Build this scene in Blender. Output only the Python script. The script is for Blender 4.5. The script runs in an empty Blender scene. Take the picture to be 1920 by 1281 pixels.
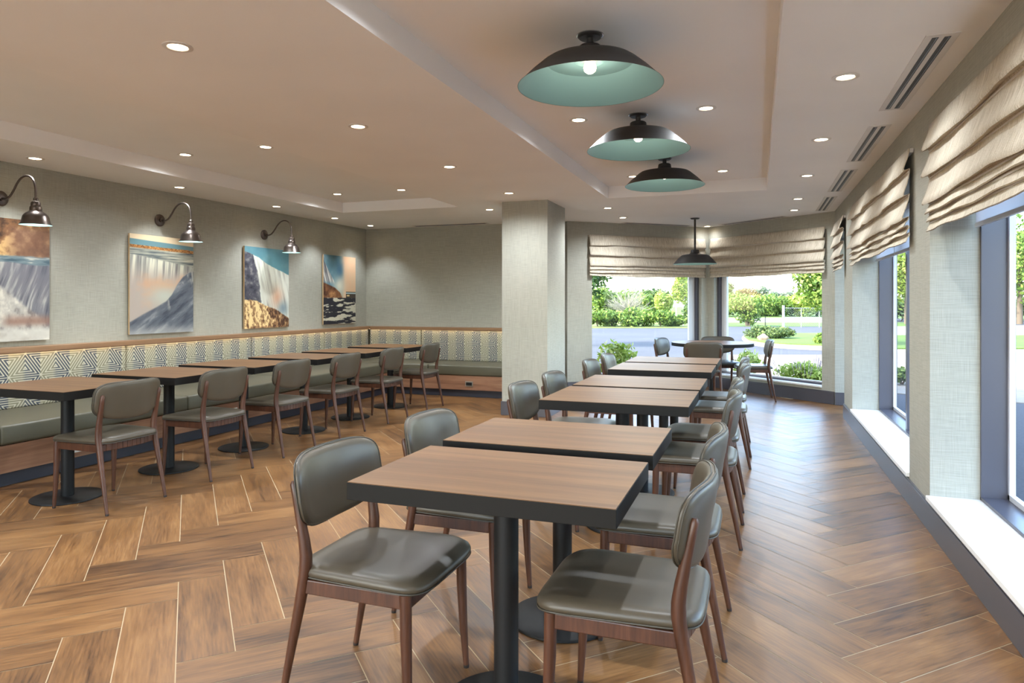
import bpy, bmesh, math, random
import numpy as np
from mathutils import Vector, Matrix
PI = math.pi
random.seed(7)
C = bpy.context.scene.collection
SC = bpy.context.scene

# ------------------------------------------------------------------ camera
F_PX, VPX, HORIZON, CAM_H = 1285.0, 1420.0, 568.0, 1.30
YAW = math.atan((VPX - 960.0) / F_PX)
CO, SI = math.cos(YAW), math.sin(YAW)
cd = bpy.data.cameras.new('camera'); cam = bpy.data.objects.new('camera', cd); C.objects.link(cam)
cam.location = (0, 0, CAM_H); cam.rotation_euler = (PI / 2, 0, YAW)
cd.sensor_width = 36.0; cd.lens = F_PX / 1920 * 36.0
cd.shift_y = -(640.5 - HORIZON) / 1920.0
cd.clip_end = 600
SC.camera = cam

def ray(px, d):
    """ground point seen in column px of the view at forward distance d"""
    r = (px - 960.0) / F_PX * d
    return (r * CO - d * SI, r * SI + d * CO)

# ------------------------------------------------------------------ materials
def lin(c):
    return tuple(((v / 255.0) / 12.92 if v / 255.0 <= 0.04045 else ((v / 255.0 + 0.055) / 1.055) ** 2.4) for v in c) + (1.0,)

def mat(name, col=(200, 200, 200), rough=0.5, metal=0.0, spec=0.5, emit=None, estr=0.0):
    m = bpy.data.materials.new(name); m.use_nodes = True
    b = m.node_tree.nodes['Principled BSDF']
    b.inputs['Base Color'].default_value = lin(col)
    b.inputs['Roughness'].default_value = rough
    b.inputs['Metallic'].default_value = metal
    b.inputs['Specular IOR Level'].default_value = spec
    if emit is not None:
        b.inputs['Emission Color'].default_value = lin(emit); b.inputs['Emission Strength'].default_value = estr
    return m

class N:
    """small node helper"""
    def __init__(s, m):
        s.m = m; s.t = m.node_tree; s.b = s.t.nodes['Principled BSDF']
    def new(s, typ, **kw):
        n = s.t.nodes.new(typ)
        for k, v in kw.items(): setattr(n, k, v)
        return n
    def link(s, a, b): s.t.links.new(a, b)
    def coord(s, kind='Object', scale=(1, 1, 1), rot=(0, 0, 0)):
        tc = s.new('ShaderNodeTexCoord'); mp = s.new('ShaderNodeMapping')
        mp.inputs['Scale'].default_value = scale; mp.inputs['Rotation'].default_value = rot
        s.link(tc.outputs[kind], mp.inputs['Vector']); return mp.outputs['Vector']
    def noise(s, vec, scale=1.0, detail=3.0, rough=0.55, dist=0.0):
        n = s.new('ShaderNodeTexNoise'); n.inputs['Scale'].default_value = scale
        n.inputs['Detail'].default_value = detail; n.inputs['Roughness'].default_value = rough
        n.inputs['Distortion'].default_value = dist
        s.link(vec, n.inputs['Vector']); return n.outputs['Fac']
    def math(s, op, a, b=None, clamp=False):
        n = s.new('ShaderNodeMath', operation=op, use_clamp=clamp)
        for i, v in enumerate((a, b)):
            if v is None: continue
            if isinstance(v, (int, float)): n.inputs[i].default_value = v
            else: s.link(v, n.inputs[i])
        return n.outputs[0]
    def ramp(s, fac, stops):
        n = s.new('ShaderNodeValToRGB'); e = n.color_ramp.elements
        e[0].position = stops[0][0]; e[0].color = lin(stops[0][1])
        e[1].position = stops[-1][0]; e[1].color = lin(stops[-1][1])
        for p, c in stops[1:-1]:
            x = e.new(p); x.color = lin(c)
        s.link(fac, n.inputs['Fac']); return n.outputs['Color']
    def mix(s, fac, a, b, mode='MIX'):
        n = s.new('ShaderNodeMix', data_type='RGBA', blend_type=mode)
        for sock, v in ((n.inputs[0], fac), (n.inputs[6], a), (n.inputs[7], b)):
            if isinstance(v, (int, float)): sock.default_value = v
            elif isinstance(v, tuple): sock.default_value = v
            else: s.link(v, sock)
        return n.outputs[2]
    def bump(s, h, strength=0.2, dist=0.002):
        n = s.new('ShaderNodeBump'); n.inputs['Strength'].default_value = strength
        n.inputs['Distance'].default_value = dist
        s.link(h, n.inputs['Height']); s.link(n.outputs['Normal'], s.b.inputs['Normal'])
    def col(s, c): s.link(c, s.b.inputs['Base Color'])

def wallpaper(name, c1, c2):
    m = mat(name, c1, 0.85, spec=0.25); n = N(m)
    a = n.noise(n.coord(scale=(9, 9, 420)), 1, 3); b = n.noise(n.coord(scale=(330, 330, 7)), 1, 3)
    big = n.noise(n.coord(scale=(1.5, 1.5, 1.5)), 1, 2)
    f = n.math('ADD', n.math('MULTIPLY', a, 0.45), n.math('MULTIPLY', b, 0.4)); f = n.math('ADD', f, n.math('MULTIPLY', big, 0.15))
    n.col(n.ramp(f, [(0.36, c1), (0.64, c2)])); n.bump(f, 0.35, 0.002)
    return m

def woodgrain(name, dark, mid, light, axis='X', rough=0.45, freq=1.0, spec=0.4):
    m = mat(name, mid, rough, spec=spec); n = N(m)
    st = {'X': (0.9, 16, 16), 'Y': (16, 0.9, 16), 'Z': (22, 22, 1.6)}[axis]
    sc = tuple(v * freq for v in st)
    a = n.noise(n.coord(scale=sc), 1, 6, 0.62, 0.6)
    fine = n.noise(n.coord(scale=tuple(v * 7 for v in sc)), 1, 3)
    f = n.math('ADD', n.math('MULTIPLY', a, 0.78), n.math('MULTIPLY', fine, 0.22))
    n.col(n.ramp(f, [(0.30, dark), (0.5, mid), (0.72, light)])); n.bump(fine, 0.06, 0.001)
    return m

M = {}
M['wall'] = wallpaper('grasscloth_wallpaper', (149, 149, 138), (180, 178, 166))
M['ceiling'] = mat('ceiling_paint', (242, 241, 240), 0.9, spec=0.2)
n = N(M['ceiling']); f = n.noise(n.coord(scale=(1.2, 1.2, 1.2)), 1, 2); n.col(n.ramp(f, [(0.3, (240, 239, 238)), (0.7, (245, 244, 243))]))
M['outer'] = mat('outer_wall_render', (170, 165, 155), 0.9)
M['roof'] = mat('roof_membrane', (120, 118, 115), 0.9)
M['trim'] = mat('baseboard_vinyl', (74, 72, 78), 0.33)
n = N(M['trim']); n.bump(n.noise(n.coord(scale=(3, 3, 60)), 1, 3), 0.05, 0.001)
M['sill'] = mat('white_sill', (236, 236, 236), 0.35)
M['frame'] = mat('slate_blue_frame', (80, 80, 90), 0.35, 0.2)
M['frame_light'] = mat('light_grey_frame', (206, 208, 214), 0.35)
M['shade_white'] = mat('white_roller_cloth', (232, 232, 236), 0.8)
M['glass'] = bpy.data.materials.new('window_glass'); M['glass'].use_nodes = True
t = M['glass'].node_tree; t.nodes.clear()
o_ = t.nodes.new('ShaderNodeOutputMaterial'); tr = t.nodes.new('ShaderNodeBsdfTransparent'); gl = t.nodes.new('ShaderNodeBsdfGlossy')
tr.inputs['Color'].default_value = (0.93, 0.97, 0.96, 1); gl.inputs['Roughness'].default_value = 0.02
mx = t.nodes.new('ShaderNodeMixShader'); lw = t.nodes.new('ShaderNodeLayerWeight'); pw = t.nodes.new('ShaderNodeMath'); pw.operation = 'POWER'; pw.inputs[1].default_value = 5.0
ma = t.nodes.new('ShaderNodeMath'); ma.operation = 'MULTIPLY_ADD'; ma.inputs[1].default_value = .7; ma.inputs[2].default_value = .03
t.links.new(lw.outputs['Facing'], pw.inputs[0]); t.links.new(pw.outputs[0], ma.inputs[0]); t.links.new(ma.outputs[0], mx.inputs[0]); t.links.new(tr.outputs[0], mx.inputs[1]); t.links.new(gl.outputs[0], mx.inputs[2]); t.links.new(mx.outputs[0], o_.inputs[0])
M['leather'] = mat('olive_grey_vinyl', (106, 100, 86), 0.38, spec=0.42)
n = N(M['leather']); f = n.noise(n.coord(scale=(1, 1, 1)), 260, 3); f2 = n.noise(n.coord(), 4, 2)
n.col(n.ramp(f2, [(0.3, (69, 61, 49)), (0.7, (76, 68, 56))])); n.bump(f, 0.08, 0.0006)
M['piping'] = mat('dark_seam_piping', (62, 57, 48), 0.5)
M['walnut'] = woodgrain('walnut_frame', (52, 31, 21), (76, 46, 32), (98, 63, 45), 'Z', 0.36, 1.2)
M['foot'] = mat('dark_foot_cap', (40, 32, 28), 0.5)
M['top'] = woodgrain('laminate_tabletop', (84, 57, 33), (106, 75, 46), (124, 92, 58), 'X', 0.46, 1.0, .3)
M['edge'] = mat('black_table_edge', (22, 20, 18), 0.6, spec=0.2)
M['black'] = mat('black_powder_coat', (26, 25, 25), 0.5, spec=0.25)
M['fixture'] = mat('charcoal_shade_metal', (52, 50, 49), 0.48, 0.3)
M['bronze'] = mat('dark_bronze_metal', (104, 94, 88), 0.32, 0.9)
M['teal'] = mat('teal_enamel', (96, 130, 134), 0.5)
M['lightblue'] = mat('pale_blue_enamel', (150, 196, 210), 0.5)
M['bulb'] = mat('lit_bulb', (255, 240, 215), 0.4, emit=(255, 226, 180), estr=14)
M['lens'] = mat('lit_downlight_lens', (255, 245, 230), 0.4, emit=(255, 236, 205), estr=9)
M['white'] = mat('white_plastic', (228, 226, 222), 0.45)
M['whitemetal'] = mat('white_painted_metal', (214, 210, 206), 0.5)
M['slot'] = mat('dark_slot', (40, 42, 46), 0.5)
M['blade'] = mat('grey_blue_blade', (120, 130, 145), 0.3, 0.6)
M['canopy_ring'] = mat('chrome_ring', (190, 190, 190), 0.2, 0.9)
M['cap'] = woodgrain('oak_cap_rail', (118, 88, 62), (146, 110, 80), (168, 134, 104), 'X', 0.45, 0.5)
M['capY'] = woodgrain('oak_cap_rail_lengthwise', (118, 88, 62), (146, 110, 80), (168, 134, 104), 'Y', 0.45, 0.5)
M['panelX'] = woodgrain('wood_base_panel', (108, 74, 54), (140, 100, 76), (168, 128, 100), 'X', 0.45, 0.7)
M['panelY'] = woodgrain('wood_base_panel_lengthwise', (108, 74, 54), (140, 100, 76), (168, 128, 100), 'Y', 0.45, 0.7)
M['toe'] = mat('dark_toe_kick', (46, 46, 56), 0.5)
M['seat_green'] = mat('dark_green_vinyl', (84, 80, 64), 0.4)
n = N(M['seat_green']); n.bump(n.noise(n.coord(), 200, 3), 0.06, 0.0006)
M['strip'] = mat('warm_light_strip', (255, 230, 190), 0.4, emit=(255, 226, 190), estr=14.0)

n = N(M['shade_white']); tl = n.new('ShaderNodeBsdfTranslucent'); tl.inputs['Color'].default_value = lin((236, 236, 240))
mx = n.new('ShaderNodeMixShader'); mx.inputs[0].default_value = 0.5
n.link(n.b.outputs[0], mx.inputs[1]); n.link(tl.outputs[0], mx.inputs[2]); n.link(mx.outputs[0], [x for x in n.t.nodes if x.type == 'OUTPUT_MATERIAL'][0].inputs['Surface'])
# woven triangle pattern of the back cushions
m = mat('triangle_weave', (190, 184, 165), 0.85, spec=0.2); n = N(m); M['pattern'] = m
tc = n.new('ShaderNodeTexCoord'); sp = n.new('ShaderNodeSeparateXYZ'); n.link(tc.outputs['Object'], sp.inputs[0])
s_ = n.math('DIVIDE', n.math('ADD', n.math('ADD', sp.outputs[0], sp.outputs[1]), 0.016), 0.264)
t_ = n.math('DIVIDE', n.math('SUBTRACT', sp.outputs[2], 0.3145), 0.188)
p_ = n.math('ADD', n.math('SUBTRACT', s_, n.math('MULTIPLY', t_, 0.5)), 40)
q_ = n.math('SUBTRACT', 80.0, n.math('ADD', s_, n.math('MULTIPLY', t_, 0.5)))
f1 = n.math('FRACT', t_); f2 = n.math('FRACT', p_); f3 = n.math('FRACT', q_)
up = n.math('LESS_THAN', n.math('ADD', n.math('ADD', f1, f2), f3), 1.5)
def bary(f):
    inv = n.math('SUBTRACT', 1.0, f)
    return n.math('ADD', n.math('MULTIPLY', f, up), n.math('MULTIPLY', inv, n.math('SUBTRACT', 1.0, up)))
mn = n.math('MINIMUM', n.math('MINIMUM', bary(f1), bary(f2)), bary(f3))
band = n.math('FRACT', n.math('ADD', n.math('DIVIDE', mn, 0.100), 0.22))
line = n.math('LESS_THAN', band, 0.40)
stripe = n.math('FRACT', n.math('ADD', s_, 40.0))
colr = n.ramp(stripe, [(0.0, (132, 128, 104)), (0.40, (126, 122, 104)), (0.52, (66, 74, 88)), (0.97, (44, 54, 76)), (1.0, (132, 128, 104))])
fz = n.noise(n.coord(), 160, 3)
c2 = n.mix(line, colr, lin((196, 190, 170)))
n.col(n.mix(n.math('MULTIPLY', fz, 0.25), c2, lin((170, 168, 150))))

# linen of the roman blinds
m = mat('linen_blind', (176, 162, 140), 0.9, spec=0.15); n = N(m); M['linen'] = m
a = n.noise(n.coord('UV', (260, 9, 1)), 1, 4, 0.6, 0.5); b = n.noise(n.coord('UV', (40, 500, 1)), 1, 2)
f = n.math('ADD', n.math('MULTIPLY', a, 0.75), n.math('MULTIPLY', b, 0.25))
n.col(n.ramp(f, [(0.32, (138, 126, 108)), (0.48, (190, 179, 160)), (0.66, (222, 214, 200))])); n.bump(f, 0.35, 0.002)

# wood-look floor tile
m = mat('wood_look_tile', (150, 112, 80), 0.36, spec=0.45); n = N(m); M['tile'] = m
a = n.noise(n.coord('UV', (1.5, 13, 1)), 1, 6, 0.62, 0.9); b = n.noise(n.coord('UV', (7, 110, 1)), 1, 4)
big = n.noise(n.coord('UV', (2.2, 4, 1)), 1, 3)
g = n.new('ShaderNodeNewGeometry')
f = n.math('ADD', n.math('MULTIPLY', a, 0.40), n.math('MULTIPLY', b, 0.34)); f = n.math('ADD', f, n.math('MULTIPLY', big, 0.24))
f = n.math('ADD', f, n.math('MULTIPLY', n.math('SUBTRACT', g.outputs['Random Per Island'], 0.5), 0.13))
n.col(n.ramp(f, [(0.35, (62, 40, 22)), (0.43, (95, 64, 36)), (0.54, (122, 85, 49)), (0.67, (146, 108, 67))]))
n.bump(n.math('ADD', b, n.math('MULTIPLY', a, 0.5)), 0.10, 0.001)
rr = n.math('ADD', n.math('MULTIPLY', b, 0.2), 0.26); n.link(rr, n.b.inputs['Roughness'])
M['grout'] = mat('pale_grout', (184, 165, 134), 0.85)

def ground_mat(name, c1, c2, sc=30, rough=0.95):
    m = mat(name, c1, rough, spec=0.2); n = N(m)
    f = n.math('ADD', n.math('MULTIPLY', n.noise(n.coord(), sc, 5), 0.6), n.math('MULTIPLY', n.noise(n.coord(), 0.35, 3), 0.4))
    n.col(n.ramp(f, [(0.35, c1), (0.65, c2)])); n.bump(f, 0.2, 0.01); return m
M['asphalt'] = ground_mat('asphalt', (58, 59, 63), (74, 75, 80))
M['concrete'] = ground_mat('concrete', (116, 110, 100), (136, 129, 118), 12)
M['paving'] = ground_mat('bounce_paving', (196, 188, 174), (218, 210, 196), 12)  # made bright to reflect sunlight into the room
M['lawn'] = ground_mat('lawn', (58, 82, 26), (90, 112, 44), 24)
M['verge'] = ground_mat('rough_verge', (78, 92, 42), (114, 126, 68), 8)
M['road'] = ground_mat('pale_road', (142, 140, 136), (158, 156, 150), 5)

def leaf_mat(name, c1, c2, c3):
    m = mat(name, c2, 0.6, spec=0.3); n = N(m)
    g = n.new('ShaderNodeNewGeometry')
    c1, c2, c3 = [tuple(v * .78 for v in c) for c in (c1, c2, c3)]
    col = n.ramp(g.outputs['Random Per Island'], [(0.0, c1), (0.5, c2), (1.0, c3)])
    n.col(col)
    tl = n.new('ShaderNodeBsdfTranslucent'); n.link(col, tl.inputs['Color'])
    mx = n.new('ShaderNodeMixShader'); mx.inputs[0].default_value = 0.35
    out = [x for x in n.t.nodes if x.type == 'OUTPUT_MATERIAL'][0]
    n.link(n.b.outputs[0], mx.inputs[1]); n.link(tl.outputs[0], mx.inputs[2]); n.link(mx.outputs[0], out.inputs['Surface'])
    return m
M['leaf_green'] = leaf_mat('fresh_green_leaves', (70, 104, 36), (116, 152, 56), (176, 198, 92))
M['leaf_dark'] = leaf_mat('deep_green_leaves', (48, 80, 34), (84, 118, 48), (140, 164, 76))
M['leaf_yellow'] = leaf_mat('yellow_green_leaves', (128, 162, 48), (186, 208, 84), (232, 238, 140))
M['leaf_brown'] = leaf_mat('brownish_leaves', (96, 84, 44), (134, 116, 62), (168, 152, 90))
M['leaf_haze'] = leaf_mat('hazy_blue_green_leaves', (104, 122, 96), (138, 154, 122), (170, 182, 150))  # distance haze painted into the leaf colours
M['leaf_juniper'] = leaf_mat('juniper_needles', (66, 92, 42), (98, 124, 62), (150, 164, 88))
M['lilac'] = leaf_mat('lilac_flower_spikes', (196, 170, 186), (216, 194, 206), (232, 214, 222))
M['bark'] = mat('grey_bark', (92, 80, 66), 0.9)
M['birch'] = mat('white_birch_bark', (224, 220, 210), 0.8)
M['silver'] = mat('silver_bare_twigs', (120, 117, 104), 0.8)
M['rock'] = ground_mat('pink_grey_rock', (110, 92, 80), (140, 122, 108), 6)
M['galv'] = mat('galvanised_steel', (128, 132, 136), 0.4, 0.4)
M['postwhite'] = mat('weathered_white_post', (150, 150, 158), 0.6)

# ------------------------------------------------------------------ mesh builder
class MB:
    def __init__(s): s.v = []; s.f = []; s.mi = []; s.uv = []; s.cur = 0
    def face(s, idx, uv=None):
        s.f.append(tuple(idx)); s.mi.append(s.cur); s.uv.append(uv)
    def quad(s, pts, uv=None):
        b = len(s.v); s.v += [tuple(p) for p in pts]; s.face(range(b, b + len(pts)), uv)
    def box(s, x0, x1, y0, y1, z0, z1):
        s.hexa([(x0, y0), (x1, y0), (x1, y1), (x0, y1)], z0, z1)
    def hexa(s, foot, z0, z1):
        b = len(s.v); k = len(foot)
        for z in (z0, z1): s.v += [(x, y, z) for x, y in foot]
        s.face(tuple(range(b + k - 1, b - 1, -1))); s.face(tuple(range(b + k, b + 2 * k)))
        for i in range(k):
            j = (i + 1) % k; s.face((b + i, b + j, b + k + j, b + k + i))
    def tube(s, pts, rad, seg=12, cap=True, sx=1.0):
        pts = [Vector(p) for p in pts]; k = len(pts)
        if isinstance(rad, (int, float)): rad = [rad] * k
        b = len(s.v); prev = None
        for i, p in enumerate(pts):
            d = (pts[min(i + 1, k - 1)] - pts[max(i - 1, 0)]).normalized()
            if prev is None:
                a = Vector((1, 0, 0)) if abs(d.x) < 0.9 else Vector((0, 1, 0))
            else: a = prev
            u = (a - d * a.dot(d)).normalized(); w = d.cross(u); prev = u
            for j in range(seg):
                t = 2 * PI * j / seg
                s.v.append(tuple(p + u * math.cos(t) * rad[i] * sx + w * math.sin(t) * rad[i]))
        for i in range(k - 1):
            for j in range(seg):
                j2 = (j + 1) % seg
                s.face((b + i * seg + j, b + i * seg + j2, b + (i + 1) * seg + j2, b + (i + 1) * seg + j))
        if cap:
            s.face(tuple(b + j for j in range(seg - 1, -1, -1))); s.face(tuple(b + (k - 1) * seg + j for j in range(seg)))
    def lathe(s, prof, seg=40, c=(0, 0), close=False, cap=True):
        b = len(s.v); k = len(prof)
        for r, z in prof:
            for j in range(seg):
                t = 2 * PI * j / seg; s.v.append((c[0] + r * math.cos(t), c[1] + r * math.sin(t), z))
        for i in range(k - 1 if not close else k):
            i2 = (i + 1) % k
            for j in range(seg):
                j2 = (j + 1) % seg
                s.face((b + i * seg + j, b + i * seg + j2, b + i2 * seg + j2, b + i2 * seg + j))
        if cap and not close:
            if prof[0][0] > 1e-5: s.face(tuple(b + j for j in range(seg - 1, -1, -1)))
            if prof[-1][0] > 1e-5: s.face(tuple(b + (k - 1) * seg + j for j in range(seg)))
    def build(s, name, mats, parent=None, smooth=None, bevel=0, loc=None, seg=2, recalc=True):
        me = bpy.data.meshes.new(name); me.from_pydata(s.v, [], s.f)
        if not isinstance(mats, (list, tuple)): mats = [mats]
        for q in mats: me.materials.append(q)
        for p, i in zip(me.polygons, s.mi): p.material_index = i
        if any(u is not None for u in s.uv):
            uvl = me.uv_layers.new(name='UVMap')
            for p, u in zip(me.polygons, s.uv):
                if u is None: continue
                for li, w in zip(p.loop_indices, u): uvl.data[li].uv = w
        if recalc:
            bm = bmesh.new(); bm.from_mesh(me); bmesh.ops.remove_doubles(bm, verts=bm.verts, dist=1e-6) if smooth else None
            bmesh.ops.recalc_face_normals(bm, faces=bm.faces); bm.to_mesh(me); bm.free()
        if smooth:
            for p in me.polygons: p.use_smooth = True
            me.set_sharp_from_angle(angle=math.radians(smooth))
        me.update()
        o = bpy.data.objects.new(name, me); C.objects.link(o)
        if parent: o.parent = parent
        if loc: o.location = loc
        if bevel:
            bv = o.modifiers.new('bevel', 'BEVEL'); bv.width = bevel; bv.segments = seg; bv.limit_method = 'ANGLE'; bv.angle_limit = 0.7
        return o

def tag(o, label=None, cat=None, group=None, kind=None):
    if label: o['label'] = label
    if cat: o['category'] = cat
    if group: o['group'] = group
    if kind: o['kind'] = kind
    return o
def thing(name, label, cat, loc=(0, 0, 0), rz=0, group=None):
    o = bpy.data.objects.new(name, None); C.objects.link(o); o.empty_display_size = 0.1
    o.location = loc; o.rotation_euler = (0, 0, rz); return tag(o, label, cat, group)
def dup(root, loc, rz, label, group=None):
    r = root.copy(); C.objects.link(r); r.location = loc; r.rotation_euler = (0, 0, rz); r['label'] = label
    if group: r['group'] = group
    for ch in list(root.children):
        c = ch.copy(); C.objects.link(c); c.parent = r
        for g in list(ch.children):
            d = g.copy(); C.objects.link(d); d.parent = c
    return r
def struct(o): o['kind'] = 'structure'; return o

# ------------------------------------------------------------------ room shell
XL, XR, YB, H, HT = -5.87, 0.93, 9.50, 2.47, 2.60
XO = 1.34                                    # outer face of the window wall
PC = (-0.72, 11.05)                          # bay corner
PL = (-2.56, 9.50); PR = (0.93, 9.62)
YF = -3.2                                    # wall behind the camera

b = MB(); b.box(XL - .3, XL, YF - .3, YB + .3, -0.2, 2.75); struct(b.build('wall_left', M['wall']))
b = MB(); b.box(XL, -2.62, YB, YB + .3, -0.2, 2.75); struct(b.build('wall_back', M['wall']))
FW = [(XL + .1, XL + 2.3), (XL + 2.4, XL + 4.6), (XL + 4.7, XL + 6.9)]   # unseen glazed openings behind the camera, added to let daylight in

def open_wall(mb, P, Q, out, th, openings, z0=-0.2, z1=2.75):
    """wall from P to Q (outline of the inner face), thickness th towards out, openings (s0, s1, zlo, zhi)"""
    P, Q = Vector(P), Vector(Q); L = (Q - P).length; d = (Q - P) / L; o = Vector(out)
    def blk(a, b_, za, zb):
        if b_ - a < 1e-4 or zb - za < 1e-4: return
        p1, p2 = P + d * a, P + d * b_
        mb.hexa([tuple(p1), tuple(p2), tuple(p2 + o * th), tuple(p1 + o * th)], za, zb)
    s = 0
    for a, b_, za, zb in openings:
        blk(s, a, z0, z1); blk(a, b_, z0, za); blk(a, b_, zb, z1); s = b_
    blk(s, L, z0, z1)

b = MB(); open_wall(b, (XL, YF), (XO, YF), (0, -1), .3, [(a - XL, c - XL, 0.0, 2.45) for a, c in FW]); struct(b.build('wall_front', M['wall']))
WA = (1.55, 4.50); WB = (5.06, 7.90); WC = (8.60, 9.60); HEAD = 2.12; SILL = 0.17
b = MB(); open_wall(b, (XR, YF), (XR, PR[1]), (1, 0), XO - XR,
                    [(WA[0] - YF, WA[1] - YF, SILL, HEAD), (WB[0] - YF, WB[1] - YF, SILL, HEAD), (WC[0] - YF, WC[1] - YF, -0.2, HEAD)])
struct(b.build('wall_right', M['wall']))

dL = (Vector(PC) - Vector(PL)).normalized(); nL = Vector((-dL.y, dL.x)); LL = (Vector(PC) - Vector(PL)).length
dR = (Vector(PR) - Vector(PC)).normalized(); nR = Vector((-dR.y, dR.x)); LR = (Vector(PR) - Vector(PC)).length
BT = 0.20
def s_at(px, P, d):
    t = (px - 960.0) / F_PX
    ux, uy = CO - t * -SI, SI - t * CO      # r - t*depth = 0
    return -(P[0] * ux + P[1] * uy) / (d.x * ux + d.y * uy)
sL0, sL1 = s_at(1110, PL, dL), LL - 0.12
sR0, sR1 = 0.12, s_at(1541, PC, dR)
HB = 1.86
b = MB(); open_wall(b, PL, PC, tuple(nL), BT, [(sL0, sL1, 0.2, HB)]); struct(b.build('wall_bay_left', M['wall']))
b = MB(); open_wall(b, PC, PR, tuple(nR), BT, [(sR0, sR1, 0.2, HB)]); struct(b.build('wall_bay_right', M['wall']))
b = MB(); c0 = Vector(PC)
b.hexa([tuple(c0), tuple(c0 + nR * BT), (c0.x, c0.y + BT / 0.76), tuple(c0 + nL * BT)], -0.2, 2.75); struct(b.build('trim_bay_corner', M['outer']))
b = MB(); b.hexa([(PR[0], PR[1]), (XO, PR[1]), (XO, PR[1] + .12), (PR[0] + nR.x * BT, PR[1] + nR.y * BT)], -0.2, 2.75); struct(b.build('trim_bay_end', M['wall']))

# column
b = MB(); b.box(-2.79, -2.24, 7.45, 8.20, 0, H); struct(b.build('wall_column', M['wall']))
b = MB()
for x0, x1, y0, y1 in ((-2.802, -2.228, 7.438, 7.45), (-2.24, -2.228, 7.45, 8.20), (-2.802, -2.79, 7.45, 8.20)): b.box(x0, x1, y0, y1, 0, 0.16)
struct(b.build('baseboard_column', M['trim'], bevel=.003))

# ceiling with two raised trays
TL_ = (-5.07, -3.43, -0.6, 7.64); TC_ = (-1.572, 0.095, 0.6, 7.58)
b = MB()
xs = sorted({XL - .3, XO + .1, TL_[0], TL_[1], TC_[0], TC_[1]}); ys = sorted({YF - .3, 12.0, TL_[2], TL_[3], TC_[2], TC_[3]})
for i in range(len(xs) - 1):
    for j in range(len(ys) - 1):
        cx, cy = (xs[i] + xs[i + 1]) / 2, (ys[j] + ys[j + 1]) / 2
        intray = any(T[0] < cx < T[1] and T[2] < cy < T[3] for T in (TL_, TC_))
        z = HT if intray else H
        b.box(xs[i], xs[i + 1], ys[j], ys[j + 1], z, 2.76)
struct(b.build('ceiling', M['ceiling']))
# roof parapet above, closes the top of the building
b = MB(); b.hexa([(XL - .35, YF - .35), (XO + .12, YF - .35), (XO + .12, 9.75), (PC[0] + .1, PC[1] + .4), (-2.75, 9.9), (XL - .35, 9.9)], 2.76, 4.3)
struct(b.build('roof', M['roof']))

# floor : herringbone tile laid at 45 degrees
w_, L_ = 0.2, 0.8; g_ = 0.0019
U0, V0 = -0.040, 2.551
r2 = math.sqrt(.5)
def inside(x, y, e=0.0):
    if x < XL - e or x > 1.0 + e or y < YF - e: return False
    if y < 9.5 + e: return True
    if (Vector((x, y)) - Vector(PC)).dot(nR) > e: return False
    if (Vector((x, y)) - Vector(PC)).dot(nL) > e: return False
    return y < 11.2
b = MB()
for i in range(-70, 90):
    for j in range(-12, 12):
        ou, ov = U0 + i * w_ + j * L_, V0 + i * w_ - j * L_
        for (u0, u1, v0, v1, al) in ((0, L_, 0, w_, 0), (0, w_, w_, w_ + L_, 1)):
            u0 += ou; u1 += ou; v0 += ov; v1 += ov
            cu, cv = (u0 + u1) / 2, (v0 + v1) / 2
            cx, cy = (cu - cv) * r2, (cu + cv) * r2
            if not inside(cx, cy, 0.3): continue
            ps = [((a - c) * r2, (a + c) * r2, 0.0) for a, c in ((u0 + g_, v0 + g_), (u1 - g_, v0 + g_), (u1 - g_, v1 - g_), (u0 + g_, v1 - g_))]
            ox, oy = random.random() * 60, random.random() * 60
            if al == 0: uv = [(ox, oy), (ox + L_, oy), (ox + L_, oy + w_), (ox, oy + w_)]
            else: uv = [(ox, oy), (ox, oy + w_), (ox + L_, oy + w_), (ox + L_, oy)]
            b.quad(ps, uv)
fl = b.build('floor', [M['tile'], M['grout']])
bm = bmesh.new(); bm.from_mesh(fl.data)
for co, no in (((XL, 0, 0), (-1, 0, 0)), ((1.05, 0, 0), (1, 0, 0)), ((0, YF, 0), (0, -1, 0)),
               ((PC[0] + nR.x * .02, PC[1] + nR.y * .02, 0), (nR.x, nR.y, 0))):
    bmesh.ops.bisect_plane(bm, geom=bm.verts[:] + bm.edges[:] + bm.faces[:], plane_co=co, plane_no=no, clear_outer=True)
bm.faces.ensure_lookup_table()
vs = [bm.verts.new(p) for p in ((XL, YF, -.0012), (XR + .1, YF, -.0012), (XR + .1, PR[1], -.0012), (PR[0], PR[1], -.0012), (PC[0], PC[1], -.0012), (PL[0], PL[1], -.0012), (XL, YB, -.0012))]
ff = bm.faces.new(vs); ff.material_index = 1
bm.to_mesh(fl.data); bm.free(); struct(fl)
b = MB(); b.hexa([(XL, YF), (XO, YF), (XO, PR[1]), (PR[0], PR[1]), (PC[0], PC[1]), (PL[0], PL[1]), (XL, YB)], -0.2, -0.004)
struct(b.build('floor_slab', M['outer']))

# baseboards of the window side
def base_run(name, P, Q, inn, th=.014, h=.16):
    P, Q, o = Vector(P), Vector(Q), Vector(inn)
    b = MB(); b.hexa([tuple(P), tuple(Q), tuple(Q + o * th), tuple(P + o * th)], 0, h - .012)
    b.hexa([tuple(P), tuple(Q), tuple(Q + o * (th - .006)), tuple(P + o * (th - .006))], h - .012, h)
    return struct(b.build(name, M['trim'], bevel=.002))
base_run('baseboard_right', (XR, YF), (XR, WC[0]), (-1, 0))
base_run('baseboard_niche', (XR, WC[1] - .0), (XR + .22, WC[1] - .0), (0, -1))
base_run('baseboard_bay_right', PC, PR, tuple(-nR), h=.165)
base_run('baseboard_bay_left', PL, PC, tuple(-nL), h=.165)

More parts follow.
